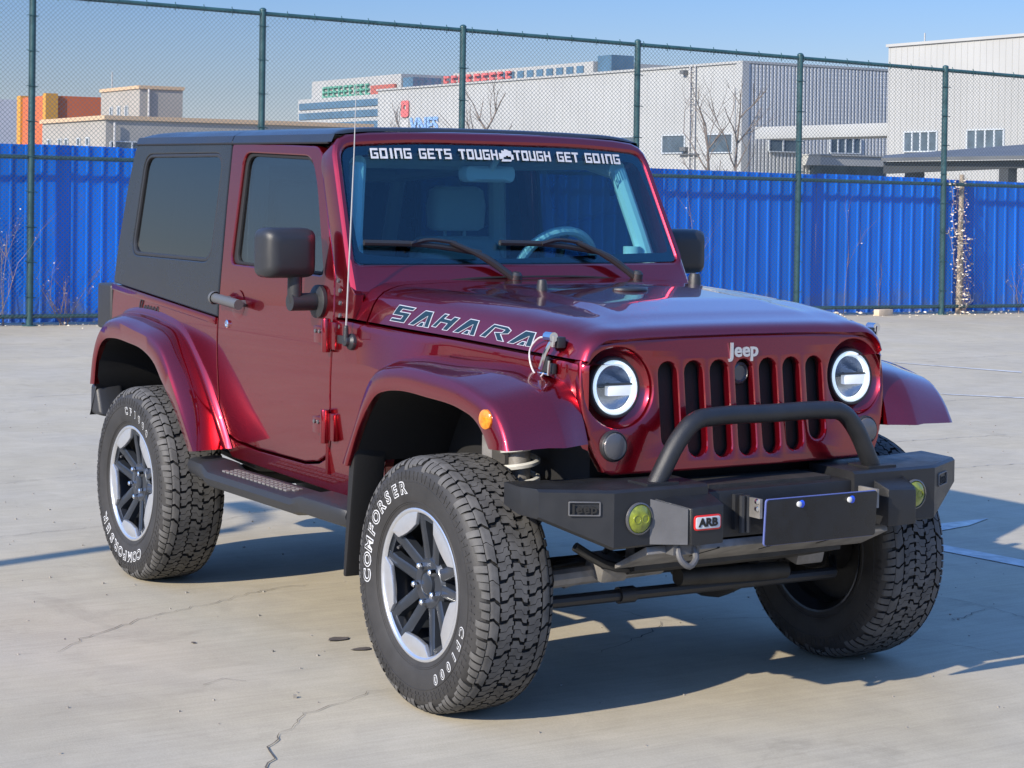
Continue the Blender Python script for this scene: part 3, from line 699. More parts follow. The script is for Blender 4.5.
win_hole = rr([(-1.868, 1.362), (-1.052, 1.348), (-1.115, 1.515), (-1.180, 1.69), (-1.245, 1.792), (-1.845, 1.812)], [.04, .03, .2, .2, .07, .06])
top_poly = rr([(-3.112, 1.228), (-1.957, 1.142), (-1.965, 1.40), (-1.974, 1.60), (-1.977, 1.862), (-3.006, 1.862), (-3.057, 1.676), (-3.10, 1.40)], [.02, 0, 0, 0, 0, .05, 0, 0])
qwin_out = rr([(-2.965, 1.335), (-2.035, 1.335), (-2.022, 1.835), (-2.90, 1.838)], .09)
qwin_hole = rr([(-2.935, 1.362), (-2.068, 1.360), (-2.046, 1.812), (-2.885, 1.815)], .075)
tub = empty('body', (0, 0, 0)); tub.parent = car
bmt = bmesh.new()
for s in (-1, 1): join(bmt, side([tub_poly], .035, s))
# tail panel and floor close the tub
grid(bmt, [[(-3.105, -yb(z)+.01, z), (-3.135, -.5, z), (-3.135, .5, z), (-3.105, yb(z)-.01, z)] for z in (.6, .8, 1.0, 1.22)])
for s in (-1, 1): grid(bmt, [[(-1.0, s*.77, z), (-.97, s*.70, z)] for z in (.62, 1.3)])
body = part('body_shell', bmt, 'paint', sharp=14)
bpy.data.objects.remove(tub)
bm = bmesh.new(); grid(bm, [[(-3.1, -.74, .60), (-3.1, .74, .60)], [(-.5, -.74, .58), (-.5, .74, .58)]])
grid(bm, [[(-2.0, s_*.60, z) for s_ in (-1, 1)] for z in (.58, 1.12)])
part('floor_pan', bm, 'under')
for s in (-1, 1):                                                   # body-coloured rear lip along the belt
    bm = side([[(-3.108, 1.196), (-1.958, 1.110), (-1.958, 1.139), (-3.108, 1.225)]], .012, s, .004, off=.010); f = part('belt_rail', bm, 'paint', body)
# ---------------------------------------------------------------- doors
for s in (-1, 1):
    d = part('door', side([rr(door_poly, [.05]+[.0]*19+[.0, .03]), win_hole], .045, s, .006), 'paint', sharp=14)
    d['label'] = 'maroon door on the car\'s passenger side' if s < 0 else 'maroon door on the driver side'
    g = part('window_glass', side([[(x*1.0, z) for x, z in win_hole]], .006, s, .0, off=-.022), 'sideglass', d)
    b2 = rr([(-1.890, 1.345), (-1.030, 1.330), (-1.100, 1.52), (-1.168, 1.70), (-1.238, 1.806), (-1.860, 1.827)], [.05, .04, .2, .2, .08, .07])
    part('window_seal', side([win_hole, rr([(-1.835, 1.372), (-1.075, 1.36), (-1.135, 1.515), (-1.197, 1.685), (-1.255, 1.778), (-1.825, 1.798)], [.04, .03, .2, .2, .07, .06])], .014, s, .003, off=-.012), 'liner', d)
    # handle, cup, lock, hinges
    bm = bmesh.new(); y = s*(yb(1.2)+.045)
    tube(bm, [(-1.885, y, 1.222), (-1.66, y, 1.207)], .021, 12)
    lathe(bm, [(.026, -.004), (.028, .01), (.02, .022), (0, .024)], (-1.885, y, 1.222), (-1, 0, .05), 14, cap=False)
    for x, z in ((-1.84, 1.218), (-1.70, 1.209)): tube(bm, [(x, s*yb(z), z), (x, y, z)], .014, 8)
    part('handle', bm, 'trimg', d)
    bm = bmesh.new(); lathe(bm, [(.060, .0015), (.05, .0025), (.03, .003), (0, .003)], (-1.76, s*yb(1.20), 1.20), (0, s, .02), 20)
    part('handle_recess', bm, 'paint', d)
    bm = bmesh.new(); lathe(bm, [(.017, 0), (.017, .008), (.012, .011), (.011, .007), (0, .007)], (-1.845, s*yb(1.12), 1.118), (0, s, .05), 14)
    part('lock', bm, 'chrome', d)
    for z, x0 in ((1.135, -.965), (.800, -.985)):
        bm = bmesh.new(); yy = s*(yb(z)+.012)
        box(bm, (x0-.045, yy, z), (.075, .026, .062)); hg = bmesh.ops.bevel
        tube(bm, [(x0+.012, s*(yb(z)+.022), z-.062), (x0+.012, s*(yb(z)+.022), z+.062)], .017, 12)
        box(bm, (x0+.045, s*(yb(z)+.008), z), (.06, .02, .10))
        h = part('hinge', bm, 'paint', d, bevel=.005)
        bm = bmesh.new()
        for dx in (-.06, -.03): lathe(bm, [(.008, 0), (.007, .005), (0, .006)], (x0+dx, s*(yb(z)+.026), z+.012), (0, s, 0), 8)
        part('hinge_bolt', bm, 'smoke', d)
    # mirror
    mp_ = Vector((-1.07, s*.905, 1.432))
    bm = bmesh.new(); rows = []
    for dx, k in ((.062, .55), (.055, .80), (.035, .95), (.0, 1.0), (-.045, 1.0), (-.060, .97)):
        o_ = rr([(-.105*k, -.092*k), (.105*k, -.092*k), (.105*k, .092*k), (-.105*k, .092*k)], .038*k, 5)
        rows.append([mp_+Vector((dx, a, b_)) for a, b_ in o_])
    grid(bm, rows, closed_u=True, cap=True)
    mi = part('mirror', bm, 'trim', car, sharp=50)
    bm = bmesh.new(); o_ = rr([(-.10, -.08), (.10, -.08), (.10, .08), (-.10, .08)], .04); bm.faces.new([bm.verts.new(mp_+Vector((-.0615, a, b_))) for a, b_ in o_]); part('mirror_glass', bm, 'chrome', mi)
    bm = bmesh.new(); tube(bm, [(-1.06, s*.875, 1.36), (-1.06, s*.875, 1.28), (-1.06, s*.87, 1.25)], .027, 12)
    tube(bm, [(-1.06, s*.895, 1.252), (-1.06, s*.77, 1.252)], .033, 14)
    lathe(bm, [(.062, 0), (.062, .014), (.045, .022), (.0, .022)], (-1.06, s*yb(1.25), 1.252), (0, s, .03), 20)
    part('mirror_arm', bm, 'trim', mi)
# ---------------------------------------------------------------- hardtop
bm = bmesh.new()
for s in (-1, 1): join(bm, side([top_poly, qwin_hole], .04, s, .006))
grid(bm, [[(-3.112+(z-1.228)*.165-.0, y*(yb(z)-.008)/.7, z) for y in (-.7, -.45, 0, .45, .7)] for z in (1.228, 1.45, 1.70, 1.80, 1.86)])
zd = lambda x: 1.862 - .017*(x+3.0)/1.9
def roof_half(x, k=1.): 
    e = zd(x); return [(.710, e), (.709, e+.012), (.698, e+.028), (.672, e+.042*k), (.60, e+.054*k), (.42, e+.062*k), (.2, e+.066*k), (0, e+.067*k)]
def roof_row(x, k=1., n=7):
    h = cr([(0, a, b_) for a, b_ in roof_half(x, k)], 22); L = [Vector((x, -p.y, p.z)) for p in h]
    return L + [Vector((x, p.y, p.z)) for p in reversed(h[:-1])]
rows = [roof_row(-3.010, .12), roof_row(-3.003, .45), roof_row(-2.975, .8), roof_row(-2.92, .96), roof_row(-2.85), roof_row(-2.4), roof_row(-1.99), roof_row(-1.985)]
grid(bm, rows)
ht = part('hardtop', bm, 'hardtop', sharp=16); ht['label'] = 'dark grey removable hardtop'
bm = bmesh.new(); grid(bm, [roof_row(-1.979), roof_row(-1.6), roof_row(-1.3), roof_row(-1.16), roof_row(-1.125, .98), roof_row(-1.108, .88), roof_row(-1.10, .72)])
for s in (-1, 1): grid(bm, [[(x, s*.709, zd(x)+.002), (x, s*.690, zd(x)-.004), (x, s*.66, zd(x)-.004)] for x in (-1.979, -1.5, -1.11)])
part('roof_panel', bm, 'hardtop', ht, sharp=32)
bm = bmesh.new()
for s in (-1, 1): tube(bm, [(-3.0, s*.712, zd(-3.0)-.003), (-2.0, s*.713, zd(-2)-.003), (-1.12, s*.712, zd(-1.12)-.004)], .0045, 6)
part('drip_seam', bm, 'liner', ht)
for s in (-1, 1):
    part('quarter_window', side([rr([(-2.95, 1.352), (-2.055, 1.350), (-2.033, 1.824), (-2.892, 1.827)], .08)], .006, s, 0, off=-.014), 'tint', ht)
    part('window_seal', side([qwin_hole, rr([(-2.918, 1.378), (-2.084, 1.376), (-2.062, 1.797), (-2.872, 1.80)], .065)], .018, s, .004, off=-.003), 'trim', ht)
# ---------------------------------------------------------------- windscreen frame, glass, lettering
WX = lambda y, z: -.857 - (z-1.401)*.486 + .035*(1-(y/.7)**2)
wn = Vector((.9, 0, .437)).normalized()
def wmap(y, z, w): p = Vector((WX(y, z), y, z)); return p + wn*w
hdr = [(.768, 1.285), (.763, 1.40), (.733, 1.74), (.728, 1.80), (.716, 1.838), (.692, 1.864), (.655, 1.879), (.56, 1.889), (.40, 1.895), (.2, 1.899), (0, 1.900)]
wo_ = hdr + [(-y, z) for y, z in reversed(hdr[:-1])]
gl_hole = rr([(.730, 1.401), (.688, 1.826), (.40, 1.846), (-.40, 1.846), (-.688, 1.826), (-.730, 1.401)], [.03, .05, .3, .3, .05, .03])
bm = plate([[(y, z) for y, z in wo_], gl_hole], .125, .024, 3); cuts(bm, 0, [-.6, -.5, -.4, -.3, -.2, -.1, 0, .1, .2, .3, .4, .5, .6])
warp(bm, lambda u, v, w: wmap(u, v, w-.0585))
fr = part('windscreen_frame', bm, 'paint', sharp=16)
bm = plate([gl_hole], .005, 0); cuts(bm, 0, [-.6, -.45, -.3, -.15, 0, .15, .3, .45, .6]); warp(bm, lambda u, v, w: wmap(u, v, w-.006)); part('windscreen_glass', bm, 'wind', fr)
bm = bmesh.new(); ol = [(p.y, p.z) for p in cr([(0, a, b_) for a, b_ in gl_hole+gl_hole[:1]], 160)]; il = [(a*.966, 1.437+(b_-1.401)*(.3765/.445)) for a, b_ in ol]; grid(bm, [[wmap(a, b_, -.0105) for a, b_ in ol], [wmap(a, b_, -.0105) for a, b_ in il]]); part('glass_border', bm, 'frit', fr)
# block letters of the windscreen banner, drawn as strokes on a 5 x 5 cell
BL = {'G': [(0, 0, 1, 5), (1, 4, 5, 5), (1, 0, 5, 1), (4, 1, 5, 2.9), (2.4, 2.1, 4, 2.9)], 'O': [(0, 0, 1.2, 5), (3.8, 0, 5, 5), (1.2, 4, 3.8, 5), (1.2, 0, 3.8, 1)], 'I': [(1.8, 0, 3.2, 5)],
      'N': [(0, 0, 1.2, 5), (3.8, 0, 5, 4), (1.2, 4, 5, 5)], 'E': [(0, 0, 1.2, 5), (1.2, 4.1, 5, 5), (1.2, 2.1, 4.4, 2.95), (1.2, 0, 5, .9)], 'T': [(0, 4, 5, 5), (1.8, 0, 3.2, 4)],
      'S': [(0, 4.1, 5, 5), (0, 2.95, 1.2, 4.1), (0, 2.1, 5, 2.95), (3.8, .9, 5, 2.1), (0, 0, 5, .9)], 'U': [(0, 0, 1.2, 5), (3.8, 0, 5, 5), (1.2, 0, 3.8, 1)], 'H': [(0, 0, 1.2, 5), (3.8, 0, 5, 5), (1.2, 2.1, 3.8, 3.05)]}
def block_text(txt, u0, u1, put, th=.0012):
    """letters fill u0..u1; put(u, v, w) with v in 0..1 places a point"""
    wd = {' ': .62, 'I': .62}; tot = sum(wd.get(c, 1) for c in txt); st = (u1-u0)/tot; bm = bmesh.new(); u = u0
    for c in txt:
        cw = wd.get(c, 1)*st
        for x0, y0, x1, y1 in BL.get(c, []):
            if c == 'I': x0, x1 = x0-1.25+.2, x1-1.25+.2
            x0, x1 = x0+.04*(y0*0), x1
            q = []
            for w in (0, th):
                for x, y in ((x0, y0), (x1, y0), (x1, y1), (x0, y1)): q.append(put(u+(x+.10*y)/5*st*.80, y/5, w))
            hexa(bm, q)
        u += cw
    return bm
zt = lambda u: 1.783+.006*(1-(u/.6)**2)
put = lambda u, v, w: wmap(u, zt(u)+.039*v, w+.0008)
for txt, a, b_ in (('GOING', -.578, -.401), ('GETS', -.374, -.229), ('TOUGH', -.202, -.022), ('TOUGH', .048, .226), ('GET', .253, .364), ('GOING', .391, .575)):
    part('banner_lettering', block_text(txt, a, b_, put), 'white', fr)
bm = bmesh.new(); rnd = random.Random(4)                             # the small fist emblem between the two halves
for k, (x, y, a, b_) in enumerate(((-.022, .1, .022, .60), (-.008, .30, .020, .66), (.006, .42, .019, .66), (.020, .34, .019, .62), (.032, .05, .013, .55), (-.016, -.14, .052, .22))):
    hexa(bm, [put(x+a*p, y+b_*q, w) for w in (0, .0012) for p, q in ((0, 0), (.85, .05), (.95, .9), (.12, 1.0))])
part('banner_emblem', bm, 'white', fr)
# wipers
for y0, y1, yp in ((-.700, -.20, -.20), (-.135, .355, .36)):
    bm = bmesh.new()
    A = wmap(y0+.01, 1.468, .016); B = wmap(y1-.02, 1.430, .016)
    tube(bm, [A, (A+B)/2+Vector((0, 0, .012)), B], .011, 8, smooth=8); wp = part('wiper', bm, 'trim', fr)
    bm = bmesh.new(); mid = wmap(y0+.25, 1.470, .034); piv = Vector((-.765, yp+.10, 1.338))
    tube(bm, [wmap(y0+.19, 1.460, .026), mid, wmap(y0+.37, 1.458, .038)], .008, 6, smooth=6); tube(bm, [wmap(y0+.35, 1.461, .036), (wmap(y0+.37, 1.458, .038)+piv)/2+Vector((0, 0, .012)), piv], [.010, .014, .016], 8, smooth=6)
    lathe(bm, [(.022, 0), (.022, .02), (.014, .03), (0, .03)], piv, (.2, 0, 1), 12); part('wiper_arm', bm, 'trim', wp)
# ---------------------------------------------------------------- hood and cowl
HW = [(-.90, .770), (-.72, .757), (-.45, .738), (-.12, .708), (.18, .676), (.33, .645), (.40, .617)]
HZ = [(-.90, 1.206), (-.72, 1.199), (-.63, 1.196), (-.176, 1.180), (.232, 1.160), (.335, 1.153), (.40, 1.145)]
HC = [(-.90, 1.350), (-.72, 1.338), (-.30, 1.321), (.05, 1.298), (.25, 1.275), (.36, 1.253)]
KF = [(0, 0), (.014, .24), (.030, .49), (.056, .70), (.105, .86), (.25, .95), (.48, .99), (.745, 1.0)]
def hood_half(x):
    w, zs, zc = lookup(x, HW), lookup(x, HZ), lookup(x, HC)
    return [(w-d*(w/.745), zs+(zc-zs)*k) for d, k in KF[:-1]] + [(0, zc)]
def full(x, half, n=26):
    h = cr([(0, a, b_) for a, b_ in half], n); L = [Vector((x, -p.y, p.z)) for p in h]
    return L + [Vector((x, p.y, p.z)) for p in reversed(h[:-1])]
GL = [(.606, 1.144), (.602, 1.158), (.594, 1.173), (.580, 1.187), (.563, 1.199), (.46, 1.210), (.30, 1.2145), (0, 1.2165)]
def nose(x, t, hx):
    a = hood_half(hx); return full(x, [((1-t)*p[0]+t*q[0], (1-t)*p[1]+t*q[1]) for p, q in zip(a, GL)])
st = [-.715+1.065*i/44 for i in range(45)]
def dome(x, row):                                                   # the raised centre panel of the hood
    for p in row:
        f = max(0, min(1, (x+.60)/.10))*max(0, min(1, (.30-x)/.22)); e = .36+.06*(x+.7); t_ = max(0, min(1, (e-abs(p.y))/.035)); t_ = t_*t_*(3-2*t_)
        p.z += .011*f*t_
    return row
rows = [[p+Vector((0, 0, -.02)) for p in full(-.715, hood_half(-.715))]] + [dome(x, full(x, hood_half(x))) for x in st] + [nose(.382, .08, .355), nose(.406, .26, .36), nose(.420, .50, .36), nose(.429, .80, .36), nose(.431, 1.0, .36)]
rows.append([p+Vector((-.02, 0, -.012)) for p in rows[-1]])
bm = bmesh.new(); grid(bm, rows)
hood = part('hood', bm, 'paint', sharp=50)
rows = [full(x, hood_half(x)) for x in (-.725, -.76, -.80, -.86)]
bm = bmesh.new(); grid(bm, [[p+Vector((0, 0, -.03)) for p in rows[0]]]+rows+[[p+Vector((-.02, 0, .03)) for p in rows[-1]]])
cowl = part('cowl', bm, 'paint', sharp=45)
bm = bmesh.new()
def strip(bm, y0, y1, x, dz, r, n=12): tube(bm, [Vector((x, y0+(y1-y0)*i/n, lookup(x, HC)-.0+dz-.055*abs((y0+(y1-y0)*i/n)/.62)**3)) for i in range(n+1)], r, 6)
strip(bm, -.60, -.10, -.865, .012, .007); strip(bm, .0, .58, -.865, .012, .007); strip(bm, -.55, .55, -.795, .004, .006); part('vent_slot', bm, 'liner', cowl)
for s in (-1, 1):
    bm = bmesh.new()
    for x, z in ((-.905, 1.30), (-.895, 1.255), (-.89, 1.21), (-.89, 1.17), (-.925, 1.335)): lathe(bm, [(.009, 0), (.008, .006), (0, .007)], (x, s*(yb(z)-.0), z), (0, s, .1), 8)
    part('cowl_bolt', bm, 'smoke', cowl)
bm = bmesh.new()
for y, x in ((-.02, -.52), (.42, -.50)):
    pass
lathe(bm, [(.020, 0), (.018, .03), (.014, .045), (0, .047)], (-.27, -.315, 1.318), (0, 0, 1), 12); part('hood_bumper', bm, 'trim', hood)
bm = bmesh.new(); lathe(bm, [(.026, 0), (.024, .05), (.018, .065), (0, .066)], (-.66, .66, 1.295), (0, 0, 1), 12); part('hood_rest', bm, 'trim', hood)
bm = bmesh.new(); pts = [Vector((-.205+.035*math.sin(t*math.pi/8)*(1), .015+.062*math.cos(t*math.pi/8), 1.327)) for t in range(17)]; tube(bm, pts, .009, 8); part('hood_vent_ring', bm, 'trim', hood)
bm = bmesh.new(); bm.faces.new([bm.verts.new(p+Vector((0, 0, .002))) for p in pts[:-1]]); part('hood_vent', bm, 'liner', hood)
# fender side under the hood seam
fr_half = [(-.934, .781, 1.06), (-.80, .781, 1.06), (-.70, .772, 1.06), (-.55, .757, 1.05), (-.30, .735, 1.06), (-.11, .716, 1.06), (.10, .693, 1.06), (.26, .668, 1.03), (.345, .646, .98), (.385, .632, .93), (.410, .622, .90), (.424, .612, .88), (.428, .604, .88)]
for s in (-1, 1):
    bm = bmesh.new(); rows = []
    for p in cr([(x, a, b_) for x, a, b_ in fr_half], 70):
        x, a, zb_ = p; a = a if x > .36 else (lookup(x, HW)+.0025 if x > -.6 else a+(lookup(x, HW)+.0025-a)*max(0, (x+.9)/.3)); zt_ = lookup(x, HZ)-.009 if x < .40 else 1.136-.06*(x-.40); k_ = max(0, min(1, (-.22-x)/.30)); k_ = k_*k_*(3-2*k_); f_ = lambda z: a+(yb(z)+.0012-a)*k_*((zt_-z)/(zt_-zb_))**.8 if z < zt_ else a; rows.append([(x, s*(a-.11), zt_-.004), (x, s*(a-.014), zt_-.001), (x, s*(a-.003), zt_-.003)] + [(x, s*f_(z), z) for z in (zt_-.010, zt_-.03, zt_-.06, (zt_+zb_)/2, zb_*.7+zt_*.3, zb_-.012)])
    grid(bm, rows); fe = part('fender', bm, 'paint', sharp=45)
    # hood latch
    bm = bmesh.new(); X = .285; Y = lookup(X, HW)
    box(bm, (X+.03, s*(Y-.008), 1.198), (.05, .03, .035)); part('latch_hook', bm, 'trim', hood, bevel=.004); bm = bmesh.new(); box(bm, (X+.005, s*(Y+.008), 1.115), (.070, .016, .034)); box(bm, (X+.005, s*(Y+.018), 1.128), (.030, .012, .05)); l1 = part('hood_latch', bm, 'trim', hood, bevel=.004)
    bm = bmesh.new(); tube(bm, [(X+.035, s*(Y+.012), 1.210), (X+.015, s*(Y+.026), 1.165), (X-.012, s*(Y+.026), 1.112)], .0085, 8); tube(bm, [(X+.035, s*(Y+.030), 1.098), (X+.040, s*(Y+.030), 1.142)], .004, 6); tube(bm, [(X+.035, s*(Y+.030), 1.098), (X-.035, s*(Y+.020), 1.098)], .004, 6)
    tube(bm, [(X+.05, s*(Y+.02), 1.22), (X+.045, s*(Y+.02), 1.185)], .006, 6); lathe(bm, [(.016, -.02), (.016, .02)], (X+.03, s*(Y+.02), 1.215), (1, 0, 0), 10, cap=True); part('latch_lever', bm, 'chrome', hood)
    bm = bmesh.new(); tube(bm, [(X+.02, s*(Y+.010), 1.208), (X-.035, s*(Y+.016), 1.208), (X-.075, s*(Y+.026), 1.165), (X-.055, s*(Y+.030), 1.110), (X-.01, s*(Y+.030), 1.085), (X+.01, s*(Y+.030), 1.10)], .0030, 6, smooth=20); part('latch_wire', bm, 'wire', hood)
# hood decal, traced as letters on the hood side
def hood_y(x, z):
    h = cr([(0, a, b_) for a, b_ in hood_half(x)], 60)
    for p, q in zip(h, h[1:]):
        if p.z <= z <= q.z: t = (z-p.z)/max(1e-6, q.z-p.z); return p.y+(q.y-p.y)*t
    return h[0].y
SH = {'S': [[(20, 0), (130, 0), (118, 22), (55, 22), (48, 36), (112, 36), (92, 100), (0, 100), (8, 78), (62, 78), (68, 62), (4, 62)]],
      'A': [[(70, 0), (120, 0), (122, 100), (92, 100), (95, 34), (34, 100), (0, 100)], [(72, 70), (90, 70), (88, 100), (50, 100)]],
      'H': [[(48, 0), (76, 0), (62, 28), (96, 30), (108, 8), (142, 10), (96, 100), (64, 100), (80, 58), (46, 56), (28, 92), (0, 90)]],
      'R': [[(52, 0), (128, 2), (150, 20), (140, 46), (104, 56), (132, 100), (96, 100), (66, 50), (106, 42), (114, 26), (66, 22), (34, 94), (0, 92)]]}
ORIG = [('S', 0, 0), ('A', 118, 4), ('H', 252, 2), ('A', 378, 4), ('R', 525, 6), ('A', 672, 8)]
def offs(poly, d):
    out = []; N = len(poly); area = sum(poly[i-1][0]*poly[i][1]-poly[i][0]*poly[i-1][1] for i in range(N)); sg = 1 if area > 0 else -1
    for i in range(N):
        p = Vector(poly[i]); a = (p-Vector(poly[i-1])).normalized(); b_ = (Vector(poly[(i+1) % N])-p).normalized()
        na = Vector((a.y, -a.x))*sg; nb = Vector((b_.y, -b_.x))*sg; m_ = (na+nb); k = max(.35, 1+na.dot(nb)); out.append(tuple(p+m_*(d/k)))
    return out
def decal(d, lift, side_=-1):
    bm = bmesh.new()
    for c, ox, oy in ORIG:
        for poly in SH[c]:
            q = [(ox+x, y+oy) for x, y in offs(poly, d)]
            pl = plate([q], .001, 0); cuts(pl, 1, [20, 40, 60, 80])
            def f(u, v, w):
                x = -.585+u/794*.785; zb = lookup(x, HZ)+.016; z = zb+(1-v/100)*(.058-.012*u/794); return Vector((x, side_*(hood_y(x, z)+lift+w), z))
            join(bm, warp(pl, f))
    return bm
part('hood_lettering', decal(0, .0012), 'decalw', hood); part('hood_lettering_fill', decal(-4.2, .0022), 'decal', hood)
# antenna
bm = bmesh.new(); lathe(bm, [(.030, 0), (.030, .012), (.018, .022), (.018, .035), (0, .036)], (-.79, -.776, 1.122), (0, -1, .1), 14); lathe(bm, [(.012, 0), (.009, .05), (.005, .055)], (-.79, -.805, 1.127), (.03, 0, 1), 10); box(bm, (-.855, -.780, 1.125), (.075, .012, .030)); an = part('antenna_base', bm, 'trim', bevel=.003)
bm = bmesh.new(); tube(bm, [(-.79, -.805, 1.15), (-.765, -.805, 1.5), (-.745, -.805, 1.8), (-.735, -.805, 2.05)], [.0036, .0032, .0024, .0012], 6); part('antenna', bm, 'rod')
# ---------------------------------------------------------------- grille
GX = lambda y, z: .447-.11*(z-1.05)-.07*y*y
gh = [(0, 1.2125), (.30, 1.2105), (.46, 1.206), (.560, 1.195), (.590, 1.185), (.607, 1.172), (.618, 1.156), (.625, 1.140), (.630, 1.08), (.627, 1.0), (.612, .92), (.588, .85), (.560, .80), (.53, .79)]
go = gh + [(-y, z) for y, z in reversed(gh) if y > 0]
holes = []
SL = [(-.303, .862), (-.202, .832), (-.101, .826), (0, .826), (.101, .826), (.202, .832), (.303, .862)]
for y, z0 in SL:
    a = .0355; holes.append([(y+a*math.cos(t*math.pi/8), 1.133-a+a*math.sin(t*math.pi/8)) for t in range(9)] + [(y-a*math.cos(t*math.pi/8), z0+a-a*math.sin(t*math.pi/8)) for t in range(9)])
HL = [(-.49, 1.058), (.49, 1.058)]
for y, z in HL: holes.append(circle(y, z, .1255, 48))
bm = plate([go]+holes, .038, .009, 2); cuts(bm, 0, [-.6, -.55, -.42, -.25, -.15, -.05, .05, .15, .25, .42, .55, .6])
warp(bm, lambda u, v, w: Vector((GX(u, v)-.019+w, u, v)))
gr = part('grille', bm, 'paint', sharp=16)
bm = bmesh.new(); grid(bm, [[(GX(y, z)-.040, y, z) for y in (-.36, -.18, 0, .18, .36)] for z in (.80, .95, 1.15)]); part('grille_mesh', bm, 'grill', gr)
bm = bmesh.new(); lathe(bm, [(.034, 0), (.036, .012), (.028, .018), (.024, .01), (0, .01)], (GX(0, 1.09)-.036, .0, 1.088), (1, 0, 0), 20); part('grille_emblem', bm, 'smoke', gr)
p_ = text_bm('Jeep', .069, .0019, .003, 0, 1.0); warp(p_, lambda u, v, w: Vector((GX(u, 1.165)+.004+w, u, 1.163+v*.92))); b = part('grille_badge', p_, 'silver', gr)
for i, (y, z) in enumerate(HL):
    n_ = Vector((1, .0, .08)).normalized(); o_ = Vector((GX(y, z)-.021, y, z))
    bm = bmesh.new(); lathe(bm, [(.1258, .010), (.121, .003), (.110, -.008), (.0985, -.013), (.096, -.04)], o_, n_, 48); hb = part('headlight_bezel', bm, 'paint', gr)
    bm = bmesh.new(); lathe(bm, [(.097, -.045), (.097, -.006), (.093, .003), (.087, .003), (.0855, -.004)], o_, n_, 40); hl = part('headlight', bm, 'trim')
    bm = bmesh.new(); lathe(bm, [(.0860, -.004), (.083, .004), (.075, .005), (.0705, -.003), (.069, -.012)], o_, n_, 40); part('halo_ring', bm, 'halo', hl)
    x_, y_ = Vector((0, 1, 0)), Vector((0, 0, 1)); bm = bmesh.new()
    def arc(a0, a1, dep, r1): return [o_+n_*dep+x_*r1*math.cos(a0+(a1-a0)*k/12)+y_*r1*math.sin(a0+(a1-a0)*k/12) for k in range(13)]
    grid(bm, [arc(.08, math.pi-.08, -.012, .069), arc(.08, math.pi-.08, -.030, .04), arc(.2, math.pi-.2, -.04, .015)]); part('upper_reflector', bm, 'lamp_blue', hl)
    bm = bmesh.new(); grid(bm, [arc(math.pi-.08, 2*math.pi+.08, -.012, .069), arc(math.pi, 2*math.pi, -.030, .04), arc(math.pi, 2*math.pi, -.04, .002)]); part('lower_reflector', bm, 'lamp_in', hl)
    bm = bmesh.new(); box(bm, o_+n_*-.012+Vector((0, .020, -.008)), (.022, .090, .036)); part('led_bar', bm, 'ledbar', hl, bevel=.005)
    bm = bmesh.new(); box(bm, o_+n_*-.008+Vector((0, .0, .010)), (.016, .132, .006)); part('lamp_divider', bm, 'trim', hl)
    bm = bmesh.new(); lathe(bm, [(.0855, .005), (.07, .013), (.04, .018), (0, .020)], o_, n_, 36); part('lens', bm, 'clear', hl)
    o_ = Vector((GX(.522, .88)+.004, .522*(1 if y > 0 else -1), .880))
    bm = bmesh.new(); lathe(bm, [(.050, -.012), (.048, .004), (.045, .007), (.0435, .003)], o_, (1, 0, .05), 28); tl_ = part('turn_lamp', bm, 'trim')
    bm = bmesh.new(); lathe(bm, [(.044, .003), (.040, .011), (.024, .015), (0, .016)], o_, (1, 0, .05), 28); part('lens', bm, 'smoke', tl_)
# ---------------------------------------------------------------- flares
FC = [(-.587, .723), (-.489, .884), (-.446, .964), (-.398, 1.030), (-.331, 1.066), (-.236, 1.083), (.022, 1.082), (.247, 1.052), (.375, 1.008), (.432, .949), (.467, .888)]
FL = [(-.552, .716), (-.456, .881), (-.408, .937), (-.354, .980), (-.286, .999), (-.205, 1.008), (-.03, 1.004), (.192, .985), (.262, .966), (.313, .930), (.352, .882)]
FJ = [(-.70, .772, .70), (-.64, .772, .86), (-.60, .772, .95), (-.57, .770, 1.02), (-.51, .767, 1.065), (-.41, .755, 1.095), (-.09, .708, 1.110), (.24, .660, 1.100), (.375, .645, 1.055), (.425, .637, .975), (.452, .632, .892)]
RC = [(-3.010, .776), (-2.972, .923), (-2.93, .993), (-2.853, 1.055), (-2.763, 1.078), (-2.484, 1.060), (-2.317, 1.036), (-2.209, .995), (-2.127, .922), (-1.962, .736), (-1.849, .610)]
RL = [(-2.96, .78), (-2.927, .912), (-2.892, .960), (-2.832, .992), (-2.748, 1.002), (-2.561, .995), (-2.391, .974), (-2.281, .934), (-2.190, .862), (-2.043, .745), (-1.905, .604)]
RJ = [(-3.10, .785, .757), (-3.06, .785, .925), (-3.02, .785, 1.02), (-2.95, .785, 1.085), (-2.86, .785, 1.105), (-2.70, .785, 1.112), (-2.47, .785, 1.095), (-2.303, .785, 1.062), (-2.144, .785, .952), (-1.968, .782, .762), (-1.877, .765, .610)]
